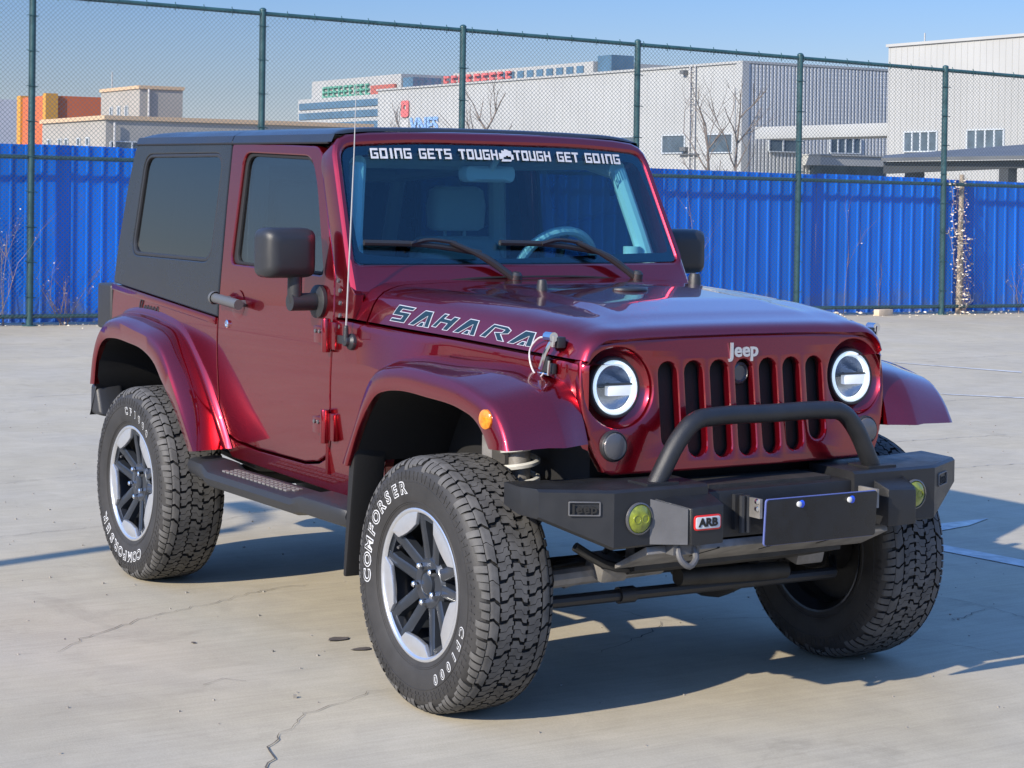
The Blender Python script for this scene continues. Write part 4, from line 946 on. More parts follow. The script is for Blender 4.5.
def flare(C_, L_, J_, s, name, front):
    n = 44; c = cr([(x, .921, z) for x, z in C_], n); l = cr([(x, .924, z) for x, z in L_], n); j = cr(J_, n)
    rows = []
    for i in range(n+1):
        C1, L1, J1 = c[i], l[i], j[i]; mid = (C1+J1)/2; up_ = (C1-L1).normalized()
        bulge = mid+up_*.010*(1 if 0 < i < n else .4)
        e1 = C1+(J1-C1)*.10; e0 = C1+(J1-C1)*.035-up_*.003; e2 = C1+(L1-C1)*.12+Vector((0, .0015, 0)); inn = L1+Vector((0, -.03, 0))+up_*.004; inj = J1+(L1-C1)*.85; inj.y = max(J1.y-.02, .6)
        if front:
            bow = max(0, min(1, (i/n-.72)/.28)); A_ = J1+Vector((0, -.012, .0)); B_ = J1+(C1-J1)*.30+up_*.006+Vector((.020, 0, -.001))*bow
            q = [A_-up_*.02, A_, J1+up_*.002, J1+(C1-J1)*.14+up_*.005+Vector((.010, 0, 0))*bow, B_, J1+(C1-J1)*.34+up_*.007+Vector((.019, 0, -.001))*bow]
        else:
            fil = J1+(C1-J1)*.05; base = J1+Vector((0, -.012, 0))+up_*.028
            q = [base, base+(fil-base)*.45+Vector((0, .007, 0)), fil, J1+(C1-J1)*.25+up_*.007]
        q += [bulge, e1+up_*.003, e0, e2, L1+(C1-L1)*.12, L1+Vector((0, -.004, 0)), inn, inj]
        rows.append([Vector((p.x, s*p.y, p.z)) for p in q])
    bm = bmesh.new(); grid(bm, rows, cap=False)
    for r_ in (rows[0], rows[-1]):
        try: bm.faces.new([bm.verts.new(p) for p in r_])
        except ValueError: pass
    return part(name, bm, 'paint', sharp=62 if front else 40)
for s in (-1, 1):
    f = flare(FC, FL, FJ, s, 'front_flare', True)
    bm = bmesh.new(); lathe(bm, [(.031, -.004), (.030, .006), (.022, .012), (0, .014)], (.345, s*.925, .972), (0.1, s, 0), 20); part('side_marker', bm, 'amber', f)
    f = flare(RC, RL, RJ, s, 'rear_flare', False)
    # wheel-well liners
    for L_, x0, x1 in ((FL, -.60, .40), (RL, -3.0, -1.86)):
        q = cr(([(-3.05, 0, .62)] if x0 < -1 else []) + [(x, 0, z) for x, z in L_], 26); rows = [[Vector((p.x, s*y, p.z+.012)) for y in (.905, .60, .42)] for p in q]
        bm = bmesh.new(); grid(bm, rows); rows2 = [[Vector((p.x, s*.43, z)) for z in (p.z+.012, .58)] for p in q]; grid(bm, rows2)
        part('wheel_well_liner', bm, 'liner')
    # rear bumper end, tail lamp, mud flap, side step
    bm = bmesh.new(); hexa(bm, [(-3.16, s*.72, .60), (-2.90, s*.78, .62), (-2.93, s*.905, .64), (-3.06, s*.90, .64), (-3.16, s*.72, .79), (-2.975, s*.78, .78), (-2.985, s*.905, .775), (-3.05, s*.90, .775)]); part('rear_bumper_end', bm, 'trim', bevel=.02, seg=3)
    bm = bmesh.new(); box(bm, (-3.20, s*.722, 1.115), (.17, .125, .21)); tl_ = part('tail_lamp', bm, 'trim', bevel=.018, seg=3)
    bm = bmesh.new(); box(bm, (-3.287, s*.722, 1.115), (.02, .105, .18)); part('lens', bm, 'taillamp', tl_, bevel=.006)
    bm = bmesh.new(); hexa(bm, [(-.605, s*.79, .325), (-.585, s*.79, .325), (-.585, s*.905, .325), (-.605, s*.905, .325), (-.585, s*.77, .86), (-.52, s*.77, .88), (-.515, s*.905, .86), (-.565, s*.905, .80)]); part('mud_flap', bm, 'liner', bevel=.01)
    # step: a moulded bar with a grip pad
    bm = bmesh.new(); rows = []
    for x, yo, zt_, h in ((-1.985, .875, .565, .05), (-1.95, .905, .572, .06), (-1.80, .915, .570, .066), (-1.74, .918, .548, .06), (-1.0, .918, .548, .06), (-.93, .915, .565, .066), (-.63, .915, .565, .066), (-.60, .90, .56, .06)):
        rows.append([(x, s*.74, zt_-.012), (x, s*.78, zt_+.004), (x, s*(yo-.03), zt_), (x, s*(yo-.008), zt_-.008), (x, s*yo, zt_-.03), (x, s*(yo-.012), zt_-h), (x, s*(yo-.04), zt_-h-.012), (x, s*.74, zt_-h-.02)])
    grid(bm, rows, closed_u=True, cap=True); sp = part('side_step', bm, 'trim', sharp=40)
    bm = bmesh.new()
    for k in range(16):
        x = -1.66+k*.036
        for q in range(3): box(bm, (x+(.018 if q % 2 else 0), s*(.815+q*.026), .5515), (.024, .018, .006))
    pd_ = part('grip_pad', bm, 'steel', sp)
    p_ = None
# small script mark on the right rear quarter: a squiggle, not readable in the picture
bm = bmesh.new(); X0, Z0 = -2.78, 1.128; q = [(0, -.012), (.012, .045), (.026, .05), (.018, .0), (.034, -.022), (.044, .018), (.056, -.006), (.066, .02), (.078, -.006), (.088, .018), (.10, -.006), (.112, .018), (.125, -.004), (.14, .02), (.15, -.012), (.135, -.028)]
tube(bm, [(X0+a*1.45, -(yb(Z0+b_)+.001), Z0+b_*.85) for a, b_ in q], .0045, 5, smooth=50); part('quarter_emblem', bm, 'trim', body)
# ---------------------------------------------------------------- wheels (local: x forward, y = -outward, z up)
TP = [(0, .4105), (.05, .4098), (.085, .4080), (.106, .4040), (.121, .397), (.1315, .385), (.138, .369), (.1415, .350), (.1425, .328), (.1405, .302), (.1365, .276), (.129, .255), (.126, .243)]
TL = [0]
for a, b_ in zip(TP, TP[1:]): TL.append(TL[-1]+math.dist(a, b_))
def tprof(s):
    t = abs(s); sg = 1 if s >= 0 else -1; i = 0
    while i < len(TL)-2 and t > TL[i+1]: i += 1
    k = (t-TL[i])/(TL[i+1]-TL[i]); (a, b_), (c, d) = TP[i], TP[i+1]; n = Vector((d-b_, -(c-a))).normalized()
    n = Vector((-(d-b_), (c-a)))
    n = n.normalized()
    return sg*(a+(c-a)*k), b_+(d-b_)*k, sg*n.x, n.y
def tpt(ang, s, lift=0.):
    v, r, nv, nr = tprof(s); v += nv*lift; r += nr*lift
    return Vector((r*math.cos(ang), -v, r*math.sin(ang)))
def flat(bm):
    for v in bm.verts:
        if v.co.z < -.4078: v.co.z = -.4078
hub_z = .408
def build_wheel(loc):
    root = empty('wheel', loc); root.parent = car
    # tyre: carcass + tread blocks + sidewall ribs
    bm = bmesh.new(); N = 96; ss = []
    L = TL[-1]; k = 26
    for i in range(-k, k+1): ss.append(L*i/k)
    rows = []
    for i in range(N):
        a = 2*math.pi*i/N; r_ = []
        for s in ss:
            d = -.0095 if abs(s) < .118 else (-.0095*(1-min(1, (abs(s)-.118)/.045)))
            r_.append(tpt(a, s, d))
        rows.append(r_)
    grid(bm, rows, closed_v=True, mi=1)
    for f in bm.faces:
        s_ = f.calc_center_median(); 
        if math.hypot(s_.x, s_.z) < .388: f.material_index = 2
    NP = 43; pa = 2*math.pi/NP
    edge = [(0, 0), (.06, .34), (.30, .50), (.34, 1)]
    def block(a0, w, s0, s1, mir, b0=(.06, -.05), b1=(-.06, .05), lift=0.):
        lf = [(a0+x, y) for x, y in edge]; h = s1-s0
        bot = [(a0, b0[0]), (a0+w*.48, b0[0]), (a0+w*.52, b0[1]), (a0+w, b0[1])]
        rgt = [(a0+w+x, y) for x, y in edge[1:3]]
        top = [(a0+w+.34, 1+b1[0]), (a0+.34+w*.52, 1+b1[0]), (a0+.34+w*.48, 1+b1[1]), (a0+.34, 1+b1[1])]
        P = bot+rgt+top+[lf[2], lf[1]]
        tv = []; bv = []; cx = sum(p[0] for p in P)/len(P); cy = sum(p[1] for p in P)/len(P)
        for x, y in P:
            xx = cx+(x-cx)*.97; yy = cy+(y-cy)*.97
            s = s0+h*yy; s2 = s0+h*y
            tv.append(bm.verts.new(tpt(pa*xx*(mir), s*1., lift))); bv.append(bm.verts.new(tpt(pa*x*mir, s2, -.0105)))
        # fan of the top face in two convex halves
        nP = len(P); f = bm.faces.new(tv); f.material_index = 0
        for i in range(nP):
            q = bm.faces.new((tv[i], tv[(i+1) % nP], bv[(i+1) % nP], bv[i])); q.material_index = 1
    rnd = random.Random(2)
    for i in range(NP):
        j = rnd.uniform(-.08, .08)
        for (s0, s1, ph, mir) in ((-.0235, .0235, 0, 1), (.0275, .0735, .52, -1), (-.0735, -.0275, .30, -1)):
            for w0, w in ((0, .415), (.440, .420)): block(i+ph+j+w0, w, s0, s1, mir, lift=rnd.uniform(-.0006, .0004))
        for sg in (1, -1):
            for w0, w, e, sa in ((0, .89, .1090, .0785), (0, .41, .152 if i % 2 else .138, .1115), (.48, .41, .160 if i % 2 else .146, .1115)):
                # shoulder lug wrapping over the edge
                ph = .18 if sg > 0 else .66; a0 = i+ph+j+w0; S = [sa+(e-sa)*k_/5 for k_ in range(6)]; tv = []
                for q, s in enumerate(S):
                    sk = (.20*math.sin((s-.079)*75)+.04*(1 if q > 2 else -1)) if sa < .1 else .12+.12*q/5; tv.append(([bm.verts.new(tpt(pa*(a0+sk+x), sg*s, .0005-.002*(q == 5))) for x in (0.02, w-.02)], [bm.verts.new(tpt(pa*(a0+sk+x), sg*s, -.0105)) for x in (0, w)]))
                for A, B in zip(tv, tv[1:]):
                    bm.faces.new((A[0][0], A[0][1], B[0][1], B[0][0])).material_index = 0
                    bm.faces.new((A[0][0], B[0][0], B[1][0], A[1][0])).material_index = 1; bm.faces.new((A[0][1], A[1][1], B[1][1], B[0][1])).material_index = 1
                for E_ in (tv[0], tv[-1]): bm.faces.new((E_[0][0], E_[0][1], E_[1][1], E_[1][0])).material_index = 1
    for i in range(NP*2):                                             # raised ribs on the upper sidewall
        for sg in (1, -1):
            a = 2*math.pi*i/(NP*2); t_ = .5 if i % 2 else -.4; q = []
            for lift in (-.001, .0022):
                for da, s in ((0, .163), (.011, .163), (.011+.02*t_, .190), (.02*t_, .190)): q.append(tpt(a+da, sg*s, lift))
            hexa(bm, q, 2)
            a += .017; q = []
            for lift in (-.001, .0016):
                for da, s in ((-.012, .176), (.026, .178), (.026, .182), (-.012, .180)): q.append(tpt(a+da, sg*s, lift))
            hexa(bm, q, 2)
    for s in (.197, .262, .268):
        for sg in (1, -1): grid(bm, [[tpt(2*math.pi*i/96, sg*(s+d), l) for d, l in ((-.002, -.001), (-.001, .0016), (.001, .0016), (.002, -.001))] for i in range(96)], closed_v=True, mi=2)
    flat(bm)
    ty = obj('tyre', bm, ['tread', 'groove', 'rubber'], root, sharp=28, recalc=True)
    return root, ty
def ring_text(txt, r0, size, a_mid, step, bold, sh, lift, m, par):
    bm = bmesh.new()
    for i, c in enumerate(txt):
        a = a_mid - (i-(len(txt)-1)/2)*step
        t = text_bm(c, size, bold, .0002)
        er = Vector((math.cos(a), math.sin(a))); et = Vector((math.sin(a), -math.cos(a)))
        def f(u, v, w):
            p = er*(r0+v) + et*(u*sh); r = p.length
            y = lookup(-r, [(-b_, a_) for a_, b_ in TP])
            return Vector((p.x, -(y+lift+max(0, w)*4), p.y))
        join(bm, warp(t, f))
    return obj('sidewall_lettering', bm, m, par)
def polar(r, a): return (r*math.cos(a), r*math.sin(a))
def build_rim(root):
    o_ = (0, 0, 0); ax = (0, -1, 0)
    bm = bmesh.new(); lathe(bm, [(.226, .117), (.221, .10), (.214, .02), (.210, -.09), (.236, -.128), (.244, -.13)], o_, ax, 48); rim = obj('rim', bm, 'gun', root, sharp=30)
    bm = bmesh.new(); lathe(bm, [(.2445, .116), (.2450, .1255), (.2405, .1285), (.2335, .1275), (.2295, .122), (.2250, .112)], o_, ax, 64); obj('rim_lip', bm, 'silver', root, sharp=50)
    A0 = [R(82+72*k) for k in range(5)]
    for a in A0:
        bm = bmesh.new(); c = a+R(36); h = R(23.5); n = 14
        outer = [polar(.2305, c-h+2*h*i/n) for i in range(n+1)]; inner = [polar(.174+.016*abs(1-2*i/4)**2, c+(h-R(4.5))-2*(h-R(4.5))*i/4) for i in range(5)]
        join(bm, warp(plate([outer+inner], .016, .003), lambda u, v, w: Vector((u, -(.1155+w), v))))
        obj('rim_face_segment', bm, 'silver', root, sharp=25)
    bm = bmesh.new()
    for a in A0:
        ca, sa = math.cos(a), math.sin(a)
        def P(r, t): return (r*ca-t*sa, r*sa+t*ca)
        for q in (1, -1):
            n = 8; rows = []
            for i in range(n+1):
                r = .045+(.226-.045)*i/n; t = q*(.022+.028*(i/n)**1.3); wd = .0205-.0015*i/n+(.004 if i > 6 else 0)
                y0 = .084+.031*(i/n)**1.2
                rows.append([(*P(r, t-wd*1.15), y0-.030), (*P(r, t-wd), y0-.004), (*P(r, t-wd*.62), y0), (*P(r, t+wd*.62), y0), (*P(r, t+wd), y0-.004), (*P(r, t+wd*1.15), y0-.030)])
            grid(bm, [[Vector((x, -y, z)) for x, z, y in r_] for r_ in rows], closed_u=True, cap=True)
        # bridge at the rim between the two bars of a pair, and shallow webs to the hub
        hexa(bm, [Vector((x, -y, z)) for y in (.085, .110) for x, z in (P(.207, -.04), P(.207, .04), P(.228, .044), P(.228, -.044))])
    lathe(bm, [(.096, .045), (.090, .078), (.078, .089), (.045, .091), (.040, .085), (.034, .085)], o_, ax, 40)
    lathe(bm, [(.037, .083), (.034, .095), (.028, .098), (0, .099)], o_, ax, 28)
    obj('spokes', bm, 'gun', root, sharp=30)
    for k in range(5):
        a = R(46+72*k); x, z = polar(.0605, a); bm = bmesh.new()
        lathe(bm, [(.0125, .086), (.0125, .104), (.0105, .112), (.006, .115), (0, .1155)], (x, 0, z), ax, 6); obj('lug_nut', bm, 'chrome', root, sharp=20)
    bm = bmesh.new(); lathe(bm, [(.168, .012), (.168, .030), (.10, .030), (.085, .05), (0, .05)], o_, ax, 40); obj('brake_disc', bm, 'steel', root)
    bm = bmesh.new(); lathe(bm, [(0, -.02), (.205, -.02), (.212, -.06)], o_, ax, 40); lathe(bm, [(0, -.13), (.09, -.12), (.10, -.03)], o_, ax, 20); obj('brake_shield', bm, 'under', root)
    x, z = polar(.195, R(150)); bm = bmesh.new(); tube(bm, [(x, -.09, z), (x*.94, -.112, z*.94)], .005, 8); obj('valve', bm, 'smoke', root)
WY = .828
w0, ty0 = build_wheel((0, -WY, hub_z)); build_rim(w0)
kids = list(w0.children)
def copy_wheel(loc, rz, skip=()):
    r_ = w0.copy(); COL.objects.link(r_); r_.location = loc; r_.rotation_euler = (0, 0, rz); r_.parent = car
    for k in kids:
        c = k.copy(); COL.objects.link(c); c.parent = r_
    return r_
wr = copy_wheel((-2.424, -WY, hub_z), 0); wl = copy_wheel((0, WY, hub_z), math.pi); wrl = copy_wheel((-2.424, WY, hub_z), math.pi)
def letters(root, rot):
    for bold, lift, m in ((.0030, .0014, 'white'), (-.0006, .0026, 'groove')):
        ring_text('COMFORSER', .308, .054, R(144.5+rot), R(9.9), bold, 1.14, lift, m, root)
        ring_text('CF1000', .305, .042, R(-40+rot), R(9.0), bold*.8, 1.1, lift, m, root)
letters(w0, 0); letters(wr, 112); letters(wl, 30); letters(wrl, 200)
# spare wheel on the tail (seen only from the side): same wheel turned to face backwards
sp_ = copy_wheel((-3.30, .10, 1.02), -math.pi/2); sp_.name = 'spare_wheel'
for c, k in zip(sp_.children, kids):
    if k.name.startswith('tyre'):
        pass
# ---------------------------------------------------------------- front bumper
bmp = empty('bumper', (0, 0, 0)); bmp.parent = car
def bpart(nm, bm, m, **k): return obj(nm, bm, m, bmp, **k)
# centre beam, lower than the two wings
bm = bmesh.new(); hexa(bm, [(.40, -.335, .62), (.40, .335, .62), (.625, .335, .60), (.625, -.335, .60), (.40, -.335, .755), (.40, .335, .755), (.625, .335, .748), (.625, -.335, .748)]); bpart('bumper_beam', bm, 'black', bevel=.006)
for s in (-1, 1):
    bm = bmesh.new(); secs = []
    for y, xf, zt_, zb, xb in ((.30, .640, .776, .600, .42), (.655, .640, .776, .597, .40), (.868, .520, .776, .686, .36), (.882, .445, .774, .690, .35)):
        y = y-.022 if s < 0 and y > .7 else y; secs.append([(xf, s*y, zt_-.008), (xf-.012, s*y, zt_), (xb, s*y, zt_+.004), (xb, s*y, zb+.02), (xf-.012, s*y, zb), (xf, s*y, zb+.008)])
    grid(bm, secs, closed_u=True, cap=True); bpart('bumper_wing', bm, 'black', sharp=25)
    # fog lamp
    o_ = Vector((.641, s*.563, .687)); bm = bmesh.new(); lathe(bm, [(.050, 0), (.049, .005), (.045, .007), (.043, .002)], o_, (1, 0, 0), 30); fg = bpart('fog_lamp', bm, 'smoke')
    bm = bmesh.new(); lathe(bm, [(.044, .002), (.039, .007), (.022, .012), (0, .013)], o_, (1, 0, 0), 30); bpart('fog_lens', bm, 'yellow')
    bm = bmesh.new()
    for dy in (-.015, .016): lathe(bm, [(.014, .004), (.014, .0135), (.011, .0135), (.008, .004)], o_+Vector((0, dy, 0)), (1, 0, 0), 16)
    bpart('fog_reflector', bm, 'amber' if False else 'yellow')
    # winch side box with chamfered outer face
    D_ = 0 if s < 0 else .098                                        # the left box stands further out than the right one
    v = [(.615, s*(.545+D_)), (.695, s*(.412+D_)), (.705, s*(.412+D_)), (.705, s*(.290+D_)), (.60, s*(.285+D_)), (.60, s*(.545+D_))]
    if s > 0: v[0] = (.615, .512); v[1] = (.694, .512); v[5] = (.60, .512)
    bm = bmesh.new(); lo = [Vector((x, y, .602)) for x, y in v]; hi = [Vector((x, y, .757 if x < .62 else .716 if abs(y) > .4+D_ else .722)) for x, y in v]
    g = grid(bm, [lo, hi], closed_u=True, cap=True); bpart('winch_box', bm, 'black', bevel=.006)
    if s < 0:
     bm = bmesh.new(); hexa(bm, [(.634, s*(.522+D_), .606), (.694, s*(.4195+D_), .606), (.698, s*(.422+D_), .606), (.638, s*(.5245+D_), .606), (.634, s*(.522+D_), .744), (.694, s*(.4195+D_), .714), (.698, s*(.422+D_), .714), (.638, s*(.5245+D_), .744)]); bpart('winch_box_lit_facet', bm, 'steelp')  # lighter grey plate puts the sunlit tone on this black chamfer
    # tow hook
    if s < 0:
        bm = bmesh.new(); tube(bm, [(.655, s*.40-.028, .60), (.675, s*.40-.028, .555), (.68, s*.40, .535), (.675, s*.40+.028, .555), (.655, s*.40+.028, .60)], .010, 8, smooth=14); box(bm, (.645, s*.40, .595), (.04, .10, .05)); bpart('tow_hook', bm, 'steelp')
    # recessed maker's tablet on the wing facet
    pf = lambda u, v, w: Vector((.640-.120*(u-.655)/.213+.871*w, s*(u+.49*w), v))
    bm = plate([rr([(.690, .700), (.775, .700), (.775, .744), (.690, .744)], .005), rr([(.694, .704), (.771, .704), (.771, .740), (.694, .740)], .003)], .006, .001); warp(bm, lambda u, v, w: pf(u, v, w+.002)); tb = bpart('wing_tablet', bm, 'steelp')
    bm = text_bm('Jeep', .036, .001, .001, 0, 1.1); warp(bm, lambda u, v, w: pf(.7325+(u if s > 0 else -u), .721+v, w+.003)); bpart('tablet_lettering', bm, 'groove')
bm = plate([rr([(-.407, .648), (-.304, .648), (-.304, .694), (-.407, .694)], .012)], .004, .001); warp(bm, lambda u, v, w: Vector((.7085+w, u, v))); bpart('red_badge', bm, 'red')
bm = plate([rr([(-.402, .653), (-.309, .653), (-.309, .689), (-.402, .689)], .008)], .002, .0005); warp(bm, lambda u, v, w: Vector((.7115+w, u, v))); bpart('badge_face', bm, 'white')
bm = text_bm('ARB', .034, .0017, .0006, 0, 1.02); warp(bm, lambda u, v, w: Vector((.7135+w, -.3555+u*1.12, .671+v))); bpart('badge_lettering', bm, 'groove')
# hoop bar
bm = bmesh.new(); tube(bm, [(.565, -.455, .755), (.567, -.43, .80), (.572, -.345, .928), (.573, -.318, .953), (.574, -.285, .968), (.574, -.24, .972), (.574, 0, .973), (.574, .24, .972), (.574, .285, .968), (.573, .318, .953), (.572, .345, .928), (.567, .43, .80), (.565, .455, .755)], .0295, 18, smooth=70); bpart('hoop_bar', bm, 'black', sharp=60)
for s in (-1, 1):
    bm = bmesh.new(); box(bm, (.56, s*.45, .779), (.10, .12, .010)); bpart('hoop_foot', bm, 'black')
# winch tray and fairlead in the middle, number plate
bm = bmesh.new(); box(bm, (.50, 0, .70), (.16, .50, .12)); tube(bm, [(.50, -.17, .70), (.50, .17, .70)], .055, 16); bpart('winch', bm, 'under')
bm = bmesh.new()
for y in (-.185, -.165): tube(bm, [(.665, y, .62), (.665, y, .735)], .010, 8)
box(bm, (.63, -.175, .68), (.02, .035, .11)); bpart('fairlead', bm, 'trim')
bm = plate([rr([(-.150, .5835), (.308, .5835), (.308, .7305), (-.150, .7305)], .012)], .006, .0015); warp(bm, lambda u, v, w: Vector((.728+w+.06*(v-.66), u, v))); pl_ = bpart('number_plate', bm, 'lilac')
bm = plate([rr([(-.1475, .5858), (.3055, .5858), (.3055, .7282), (-.1475, .7282)], .010)], .004, .001); warp(bm, lambda u, v, w: Vector((.7345+w+.06*(v-.66), u, v))); bpart('plate_cover', bm, 'plate')
for y in (-.018, .190):
    o_ = Vector((.737, y, .708)); bm = bmesh.new(); lathe(bm, [(.012, 0), (.012, .004), (.009, .006)], o_+Vector((0, .008, 0)), (1, 0, 0), 16, cap=True); bpart('plate_screw_cap', bm, 'blue')
    bm = bmesh.new(); lathe(bm, [(.009, .003), (.009, .008), (.006, .010), (0, .010)], o_+Vector((0, -.004, 0)), (1, 0, 0), 14); bpart('plate_screw', bm, 'white')
for y in (-.160, .322):
    bm = bmesh.new(); box(bm, (.675, y, .70), (.10, .010, .06)); bpart('plate_bracket', bm, 'steel')
for z in (.722, .700):
    bm = bmesh.new(); lathe(bm, [(.009, 0), (.008, .008), (0, .01)], (.712, -.168, z), (1, 0, 0), 8); bpart('bracket_bolt', bm, 'chrome')
bm = bmesh.new(); hexa(bm, [(.46, -.52, .50), (.46, .50, .50), (.63, .46, .572), (.63, -.52, .572), (.46, -.52, .515), (.46, .50, .515), (.62, .46, .595), (.62, -.52, .595)]); bpart('skid_plate', bm, 'steel', bevel=.004)
for y in (-.30, -.02, .22):
    bm = bmesh.new(); hexa(bm, [(.55, y, .536), (.55, y+.006, .536), (.632, y+.056, .571), (.632, y+.05, .571), (.55, y, .54), (.55, y+.006, .54), (.632, y+.056, .576), (.632, y+.05, .576)]); bpart('skid_groove', bm, 'groove')
bm = bmesh.new(); hexa(bm, [(.30, -.36, .44), (.30, .36, .44), (.47, .40, .49), (.47, -.45, .49), (.30, -.36, .56), (.30, .36, .56), (.47, .40, .58), (.47, -.45, .58)]); part('radiator_guard', bm, 'under')
# ---------------------------------------------------------------- engine bay light blocker, chassis, axles
bm = bmesh.new(); box(bm, (-.18, 0, .90), (1.0, 1.04, .44)); part('engine_bay_blocker', bm, 'liner')  # black box added inside the bay to block light
bm = bmesh.new(); box(bm, (.34, 0, .93), (.06, .84, .30)); part('radiator', bm, 'liner')
for s in (-1, 1):
    bm = bmesh.new(); tube(bm, [(.58, s*.40, .66), (.2, s*.40, .66), (-.4, s*.38, .64), (-2.0, s*.42, .60), (-2.4, s*.44, .70), (-3.0, s*.44, .70)], .055, 8); part('chassis_rail', bm, 'under')
    bm = bmesh.new(); q = [Vector((.06+.060*math.cos(t), s*.615+.060*math.sin(t), .56+.34*t/(2*math.pi*6))) for t in [2*math.pi*6*i/150 for i in range(151)]]; tube(bm, q, .010, 6); part('front_spring', bm, 'springw')
    bm = bmesh.new(); tube(bm, [(.06, s*.615, .42), (.06, s*.615, .70)], .026, 12); tube(bm, [(.06, s*.615, .68), (.06, s*.615, .90)], .036, 12); box(bm, (.02, s*.69, .83), (.06, .05, .09)); part('shock_absorber', bm, 'steel')
    bm = bmesh.new(); tube(bm, [(.02, s*.55, .36), (-.8, s*.42, .50)], .032, 8); part('control_arm', bm, 'under')
    bm = bmesh.new(); tube(bm, [(-2.424, s*.60, .50), (-2.45, s*.58, .85)], .030, 10); part('rear_shock', bm, 'steel')
    bm = bmesh.new(); lathe(bm, [(.0, -.10), (.07, -.10), (.085, -.02), (.06, .05), (.05, .12)], (0, s*.66, .408), (0, -s, 0), 16); part('steering_knuckle', bm, 'under')
bm = bmesh.new(); tube(bm, [(0, -.74, .408), (0, .74, .408)], .045, 14); lathe(bm, [(.02, -.16), (.11, -.13), (.145, -.02), (.145, .02), (.11, .12), (.03, .16)], (0, .24, .405), (1, 0, .1), 20); part('front_axle', bm, 'under')
bm = bmesh.new(); tube(bm, [(-2.424, -.74, .408), (-2.424, .74, .408)], .05, 14); lathe(bm, [(.02, -.18), (.12, -.14), (.15, -.02), (.15, .02), (.12, .14), (.03, .18)], (-2.424, 0, .405), (1, 0, .1), 20); part('rear_axle', bm, 'under')
bm = bmesh.new(); tube(bm, [(.195, -.66, .352), (.195, .62, .345)], .020, 10); tube(bm, [(.195, .62, .345), (.10, .70, .37)], .016, 8); tube(bm, [(.195, -.66, .352), (.10, -.70, .37)], .016, 8); lathe(bm, [(.028, -.03), (.028, .03)], (.195, -.28, .35), (0, 1, 0), 12, cap=True); part('tie_rod', bm, 'trim')
bm = bmesh.new(); tube(bm, [(.22, -.55, .42), (.22, .30, .56)], .022, 10); tube(bm, [(.25, -.62, .44), (.27, -.2, .455)], .030, 10); part('drag_link', bm, 'steel')
bm = bmesh.new(); tube(bm, [(-.5, .1, .50), (-1.4, .12, .46), (-2.2, .05, .44)], .035, 10); tube(bm, [(-.6, -.25, .50), (-1.8, -.3, .52), (-2.0, -.55, .52), (-2.9, -.5, .56)], .032, 10); part('exhaust', bm, 'under')
bm = bmesh.new(); box(bm, (-1.1, -.05, .52), (.9, .44, .14)); part('transfer_case', bm, 'under', bevel=.03)
for y, z, w_ in ((-.42, .47, .10), (.40, .46, .12), (-.12, .50, .16)):
    bm = bmesh.new(); box(bm, (.28, y, z), (.10, w_, .07), Matrix.Rotation(.25, 3, 'Y')); part('axle_bracket', bm, 'steel', bevel=.010)
bm = bmesh.new(); tube(bm, [(.24, -.10, .40), (.24, .36, .385)], .030, 12); part('steering_damper', bm, 'under')
bm = bmesh.new(); tube(bm, [(.36, -.60, .56), (.38, -.50, .50), (.40, -.2, .49), (.40, .3, .49), (.38, .55, .52), (.20, .62, .50)], .015, 8, smooth=24); part('sway_bar', bm, 'under')
bm = bmesh.new(); tube(bm, [(.30, -.58, .72), (.36, -.52, .60), (.28, -.42, .52), (.10, -.50, .45)], .010, 6, smooth=16); part('brake_hose', bm, 'trim')
# ---------------------------------------------------------------- cabin
bm = bmesh.new(); rows = []
for x, z, k in ((-.90, 1.36, .68), (-.98, 1.39, .70), (-1.12, 1.385, .70), (-1.20, 1.34, .70), (-1.22, 1.16, .70)): rows.append([(x, y, z+.02*math.exp(-((y-.37)/.22)**2)*(1 if x < -.95 else 0)) for y in [k*(-1+i/10) for i in range(21)]])
grid(bm, rows); dash = part('dashboard', bm, 'inner', sharp=40)
bm = bmesh.new(); lathe(bm, [(.05, 0), (.046, .012), (.04, .014)], (-1.02, .60, 1.385), (0, 0, 1), 16, cap=True); tube(bm, [(-.99, .60, 1.385), (-.99, .60, 1.455)], .035, 12); part('dash_speaker', bm, 'seat', dash)
bm = bmesh.new(); rows = []; c = Vector((-1.27, .415, 1.345)); n_ = Vector((-.88, 0, .42)).normalized(); u_ = Vector((0, 1, 0)); v_ = n_.cross(u_)
rows = []
for i in range(40):
    a = 2*math.pi*i/40; d = u_*math.cos(a)+v_*math.sin(a); rows.append([c+d*(.185+.020*math.cos(b_))+n_*.020*math.sin(b_) for b_ in [2*math.pi*k/10 for k in range(10)]])
grid(bm, rows, closed_u=True, closed_v=True); sw = part('steering_wheel', bm, 'wheelrim')
bm = bmesh.new(); lathe(bm, [(.0, .02), (.06, .02), (.075, 0), (.05, -.05), (.03, -.25)], c-n_*.02, n_, 16)
for a in (.2, math.pi-.2, 1.5*math.pi): tube(bm, [c-n_*.01, c+(u_*math.cos(a)+v_*math.sin(a))*.18], .018, 8)
part('wheel_hub', bm, 'inner', sw)
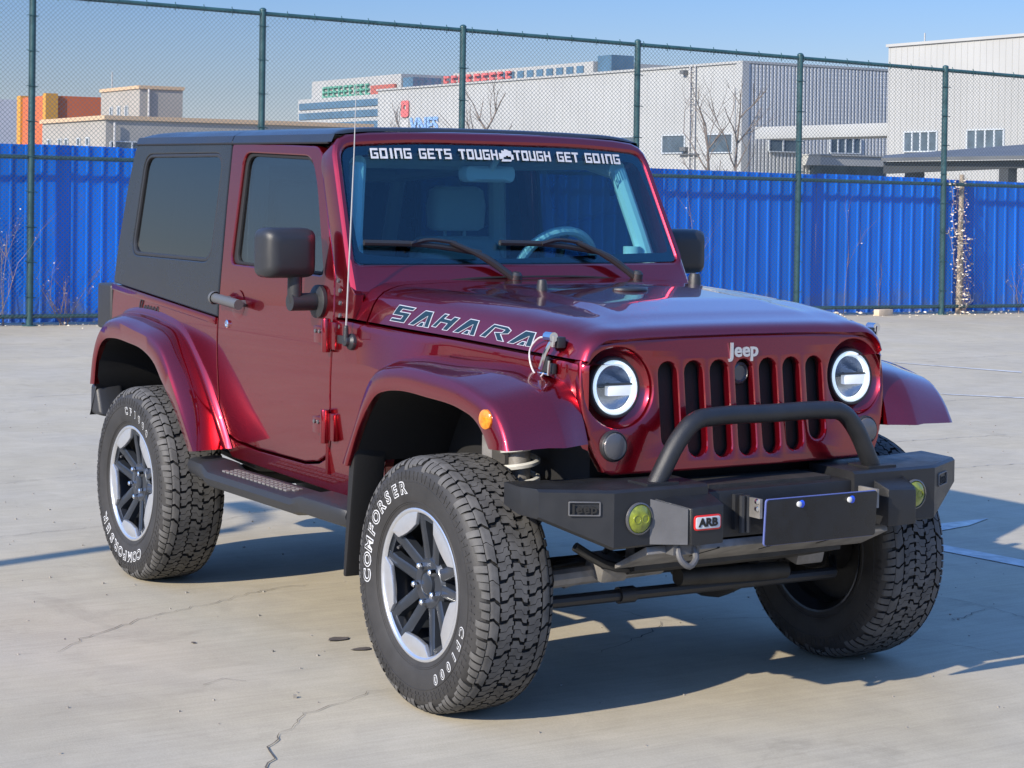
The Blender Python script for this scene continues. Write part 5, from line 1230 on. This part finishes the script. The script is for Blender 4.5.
for y in (-.37, .37):
    bm = bmesh.new(); rows = []
    for z, x, w_, d in ((.98, -1.86, .24, .08), (1.10, -1.90, .25, .09), (1.30, -1.95, .24, .085), (1.44, -1.985, .20, .07), (1.47, -1.99, .17, .05)):
        o_ = rr([(-w_, -d), (w_, -d), (w_, d), (-w_, d)], .06); rows.append([(x+b_, y+a, z) for a, b_ in o_])
    grid(bm, rows, closed_u=True, cap=True); box(bm, (-1.62, y, .95), (.55, .50, .16)); st_ = part('seat', bm, 'seat', sharp=50)
    bm = bmesh.new(); rows = []
    for z, w_, d in ((1.495, .11, .035), (1.51, .13, .05), (1.60, .135, .055), (1.67, .125, .05), (1.69, .10, .03)):
        o_ = rr([(-w_, -d), (w_, -d), (w_, d), (-w_, d)], .04); rows.append([(-1.975+b_, y+a, z) for a, b_ in o_])
    grid(bm, rows, closed_u=True, cap=True)
    for a in (-.05, .05): tube(bm, [(-1.985, y+a, 1.46), (-1.98, y+a, 1.51)], .008, 6)
    part('headrest', bm, 'seat', st_, sharp=50)
bm = bmesh.new()
for s in (-1, 1): tube(bm, [(-1.10, s*.60, 1.76), (-1.3, s*.60, 1.80), (-1.98, s*.58, 1.80), (-2.8, s*.55, 1.74), (-2.95, s*.55, 1.2)], .04, 10); tube(bm, [(-1.98, s*.58, 1.80), (-1.98, s*.60, 1.1)], .04, 10); tube(bm, [(-1.10, s*.60, 1.76), (-1.02, s*.655, 1.5), (-.97, s*.675, 1.36)], .034, 10)
tube(bm, [(-1.98, -.58, 1.80), (-1.98, .58, 1.80)], .04, 10); tube(bm, [(-2.8, -.55, 1.74), (-2.8, .55, 1.74)], .035, 10); part('roll_bar', bm, 'seat')
bm = bmesh.new(); rows = []
for dx, k in ((.03, .6), (.02, .9), (0, 1), (-.02, 1), (-.025, .95)):
    o_ = rr([(-.125*k, -.032*k), (.125*k, -.032*k), (.125*k, .036*k), (-.125*k, .036*k)], .03*k); rows.append([(-1.16+dx, .02+a, 1.735+b_) for a, b_ in o_])
grid(bm, rows, closed_u=True, cap=True); tube(bm, [(-1.145, .02, 1.745), (-1.095, .02, 1.80)], .012, 8); part('rear_view_mirror', bm, 'wheelrim')
bm = bmesh.new(); grid(bm, [[(x, y, zd(x)-.012+.045*(1-(y/.66)**2)) for y in (-.66, -.4, 0, .4, .66)] for x in (-1.12, -1.6, -2.2, -2.95)]); part('headliner', bm, 'inner')
bm = bmesh.new(); box(bm, (-2.62, 0, 1.02), (.40, 1.0, .30)); box(bm, (-2.82, 0, 1.22), (.12, 1.0, .42)); part('rear_bench', bm, 'seat', bevel=.03)
for s in (-1, 1):
    bm = bmesh.new(); grid(bm, [[(x, s*(yb(z)-.06), z) for x in (-1.05, -1.9)] for z in (.70, 1.0, 1.33)]); part('door_card', bm, 'inner')
for o in bpy.data.objects:
    if o.name.split('.')[0] == 'door' and 'label' in o: del o['label']
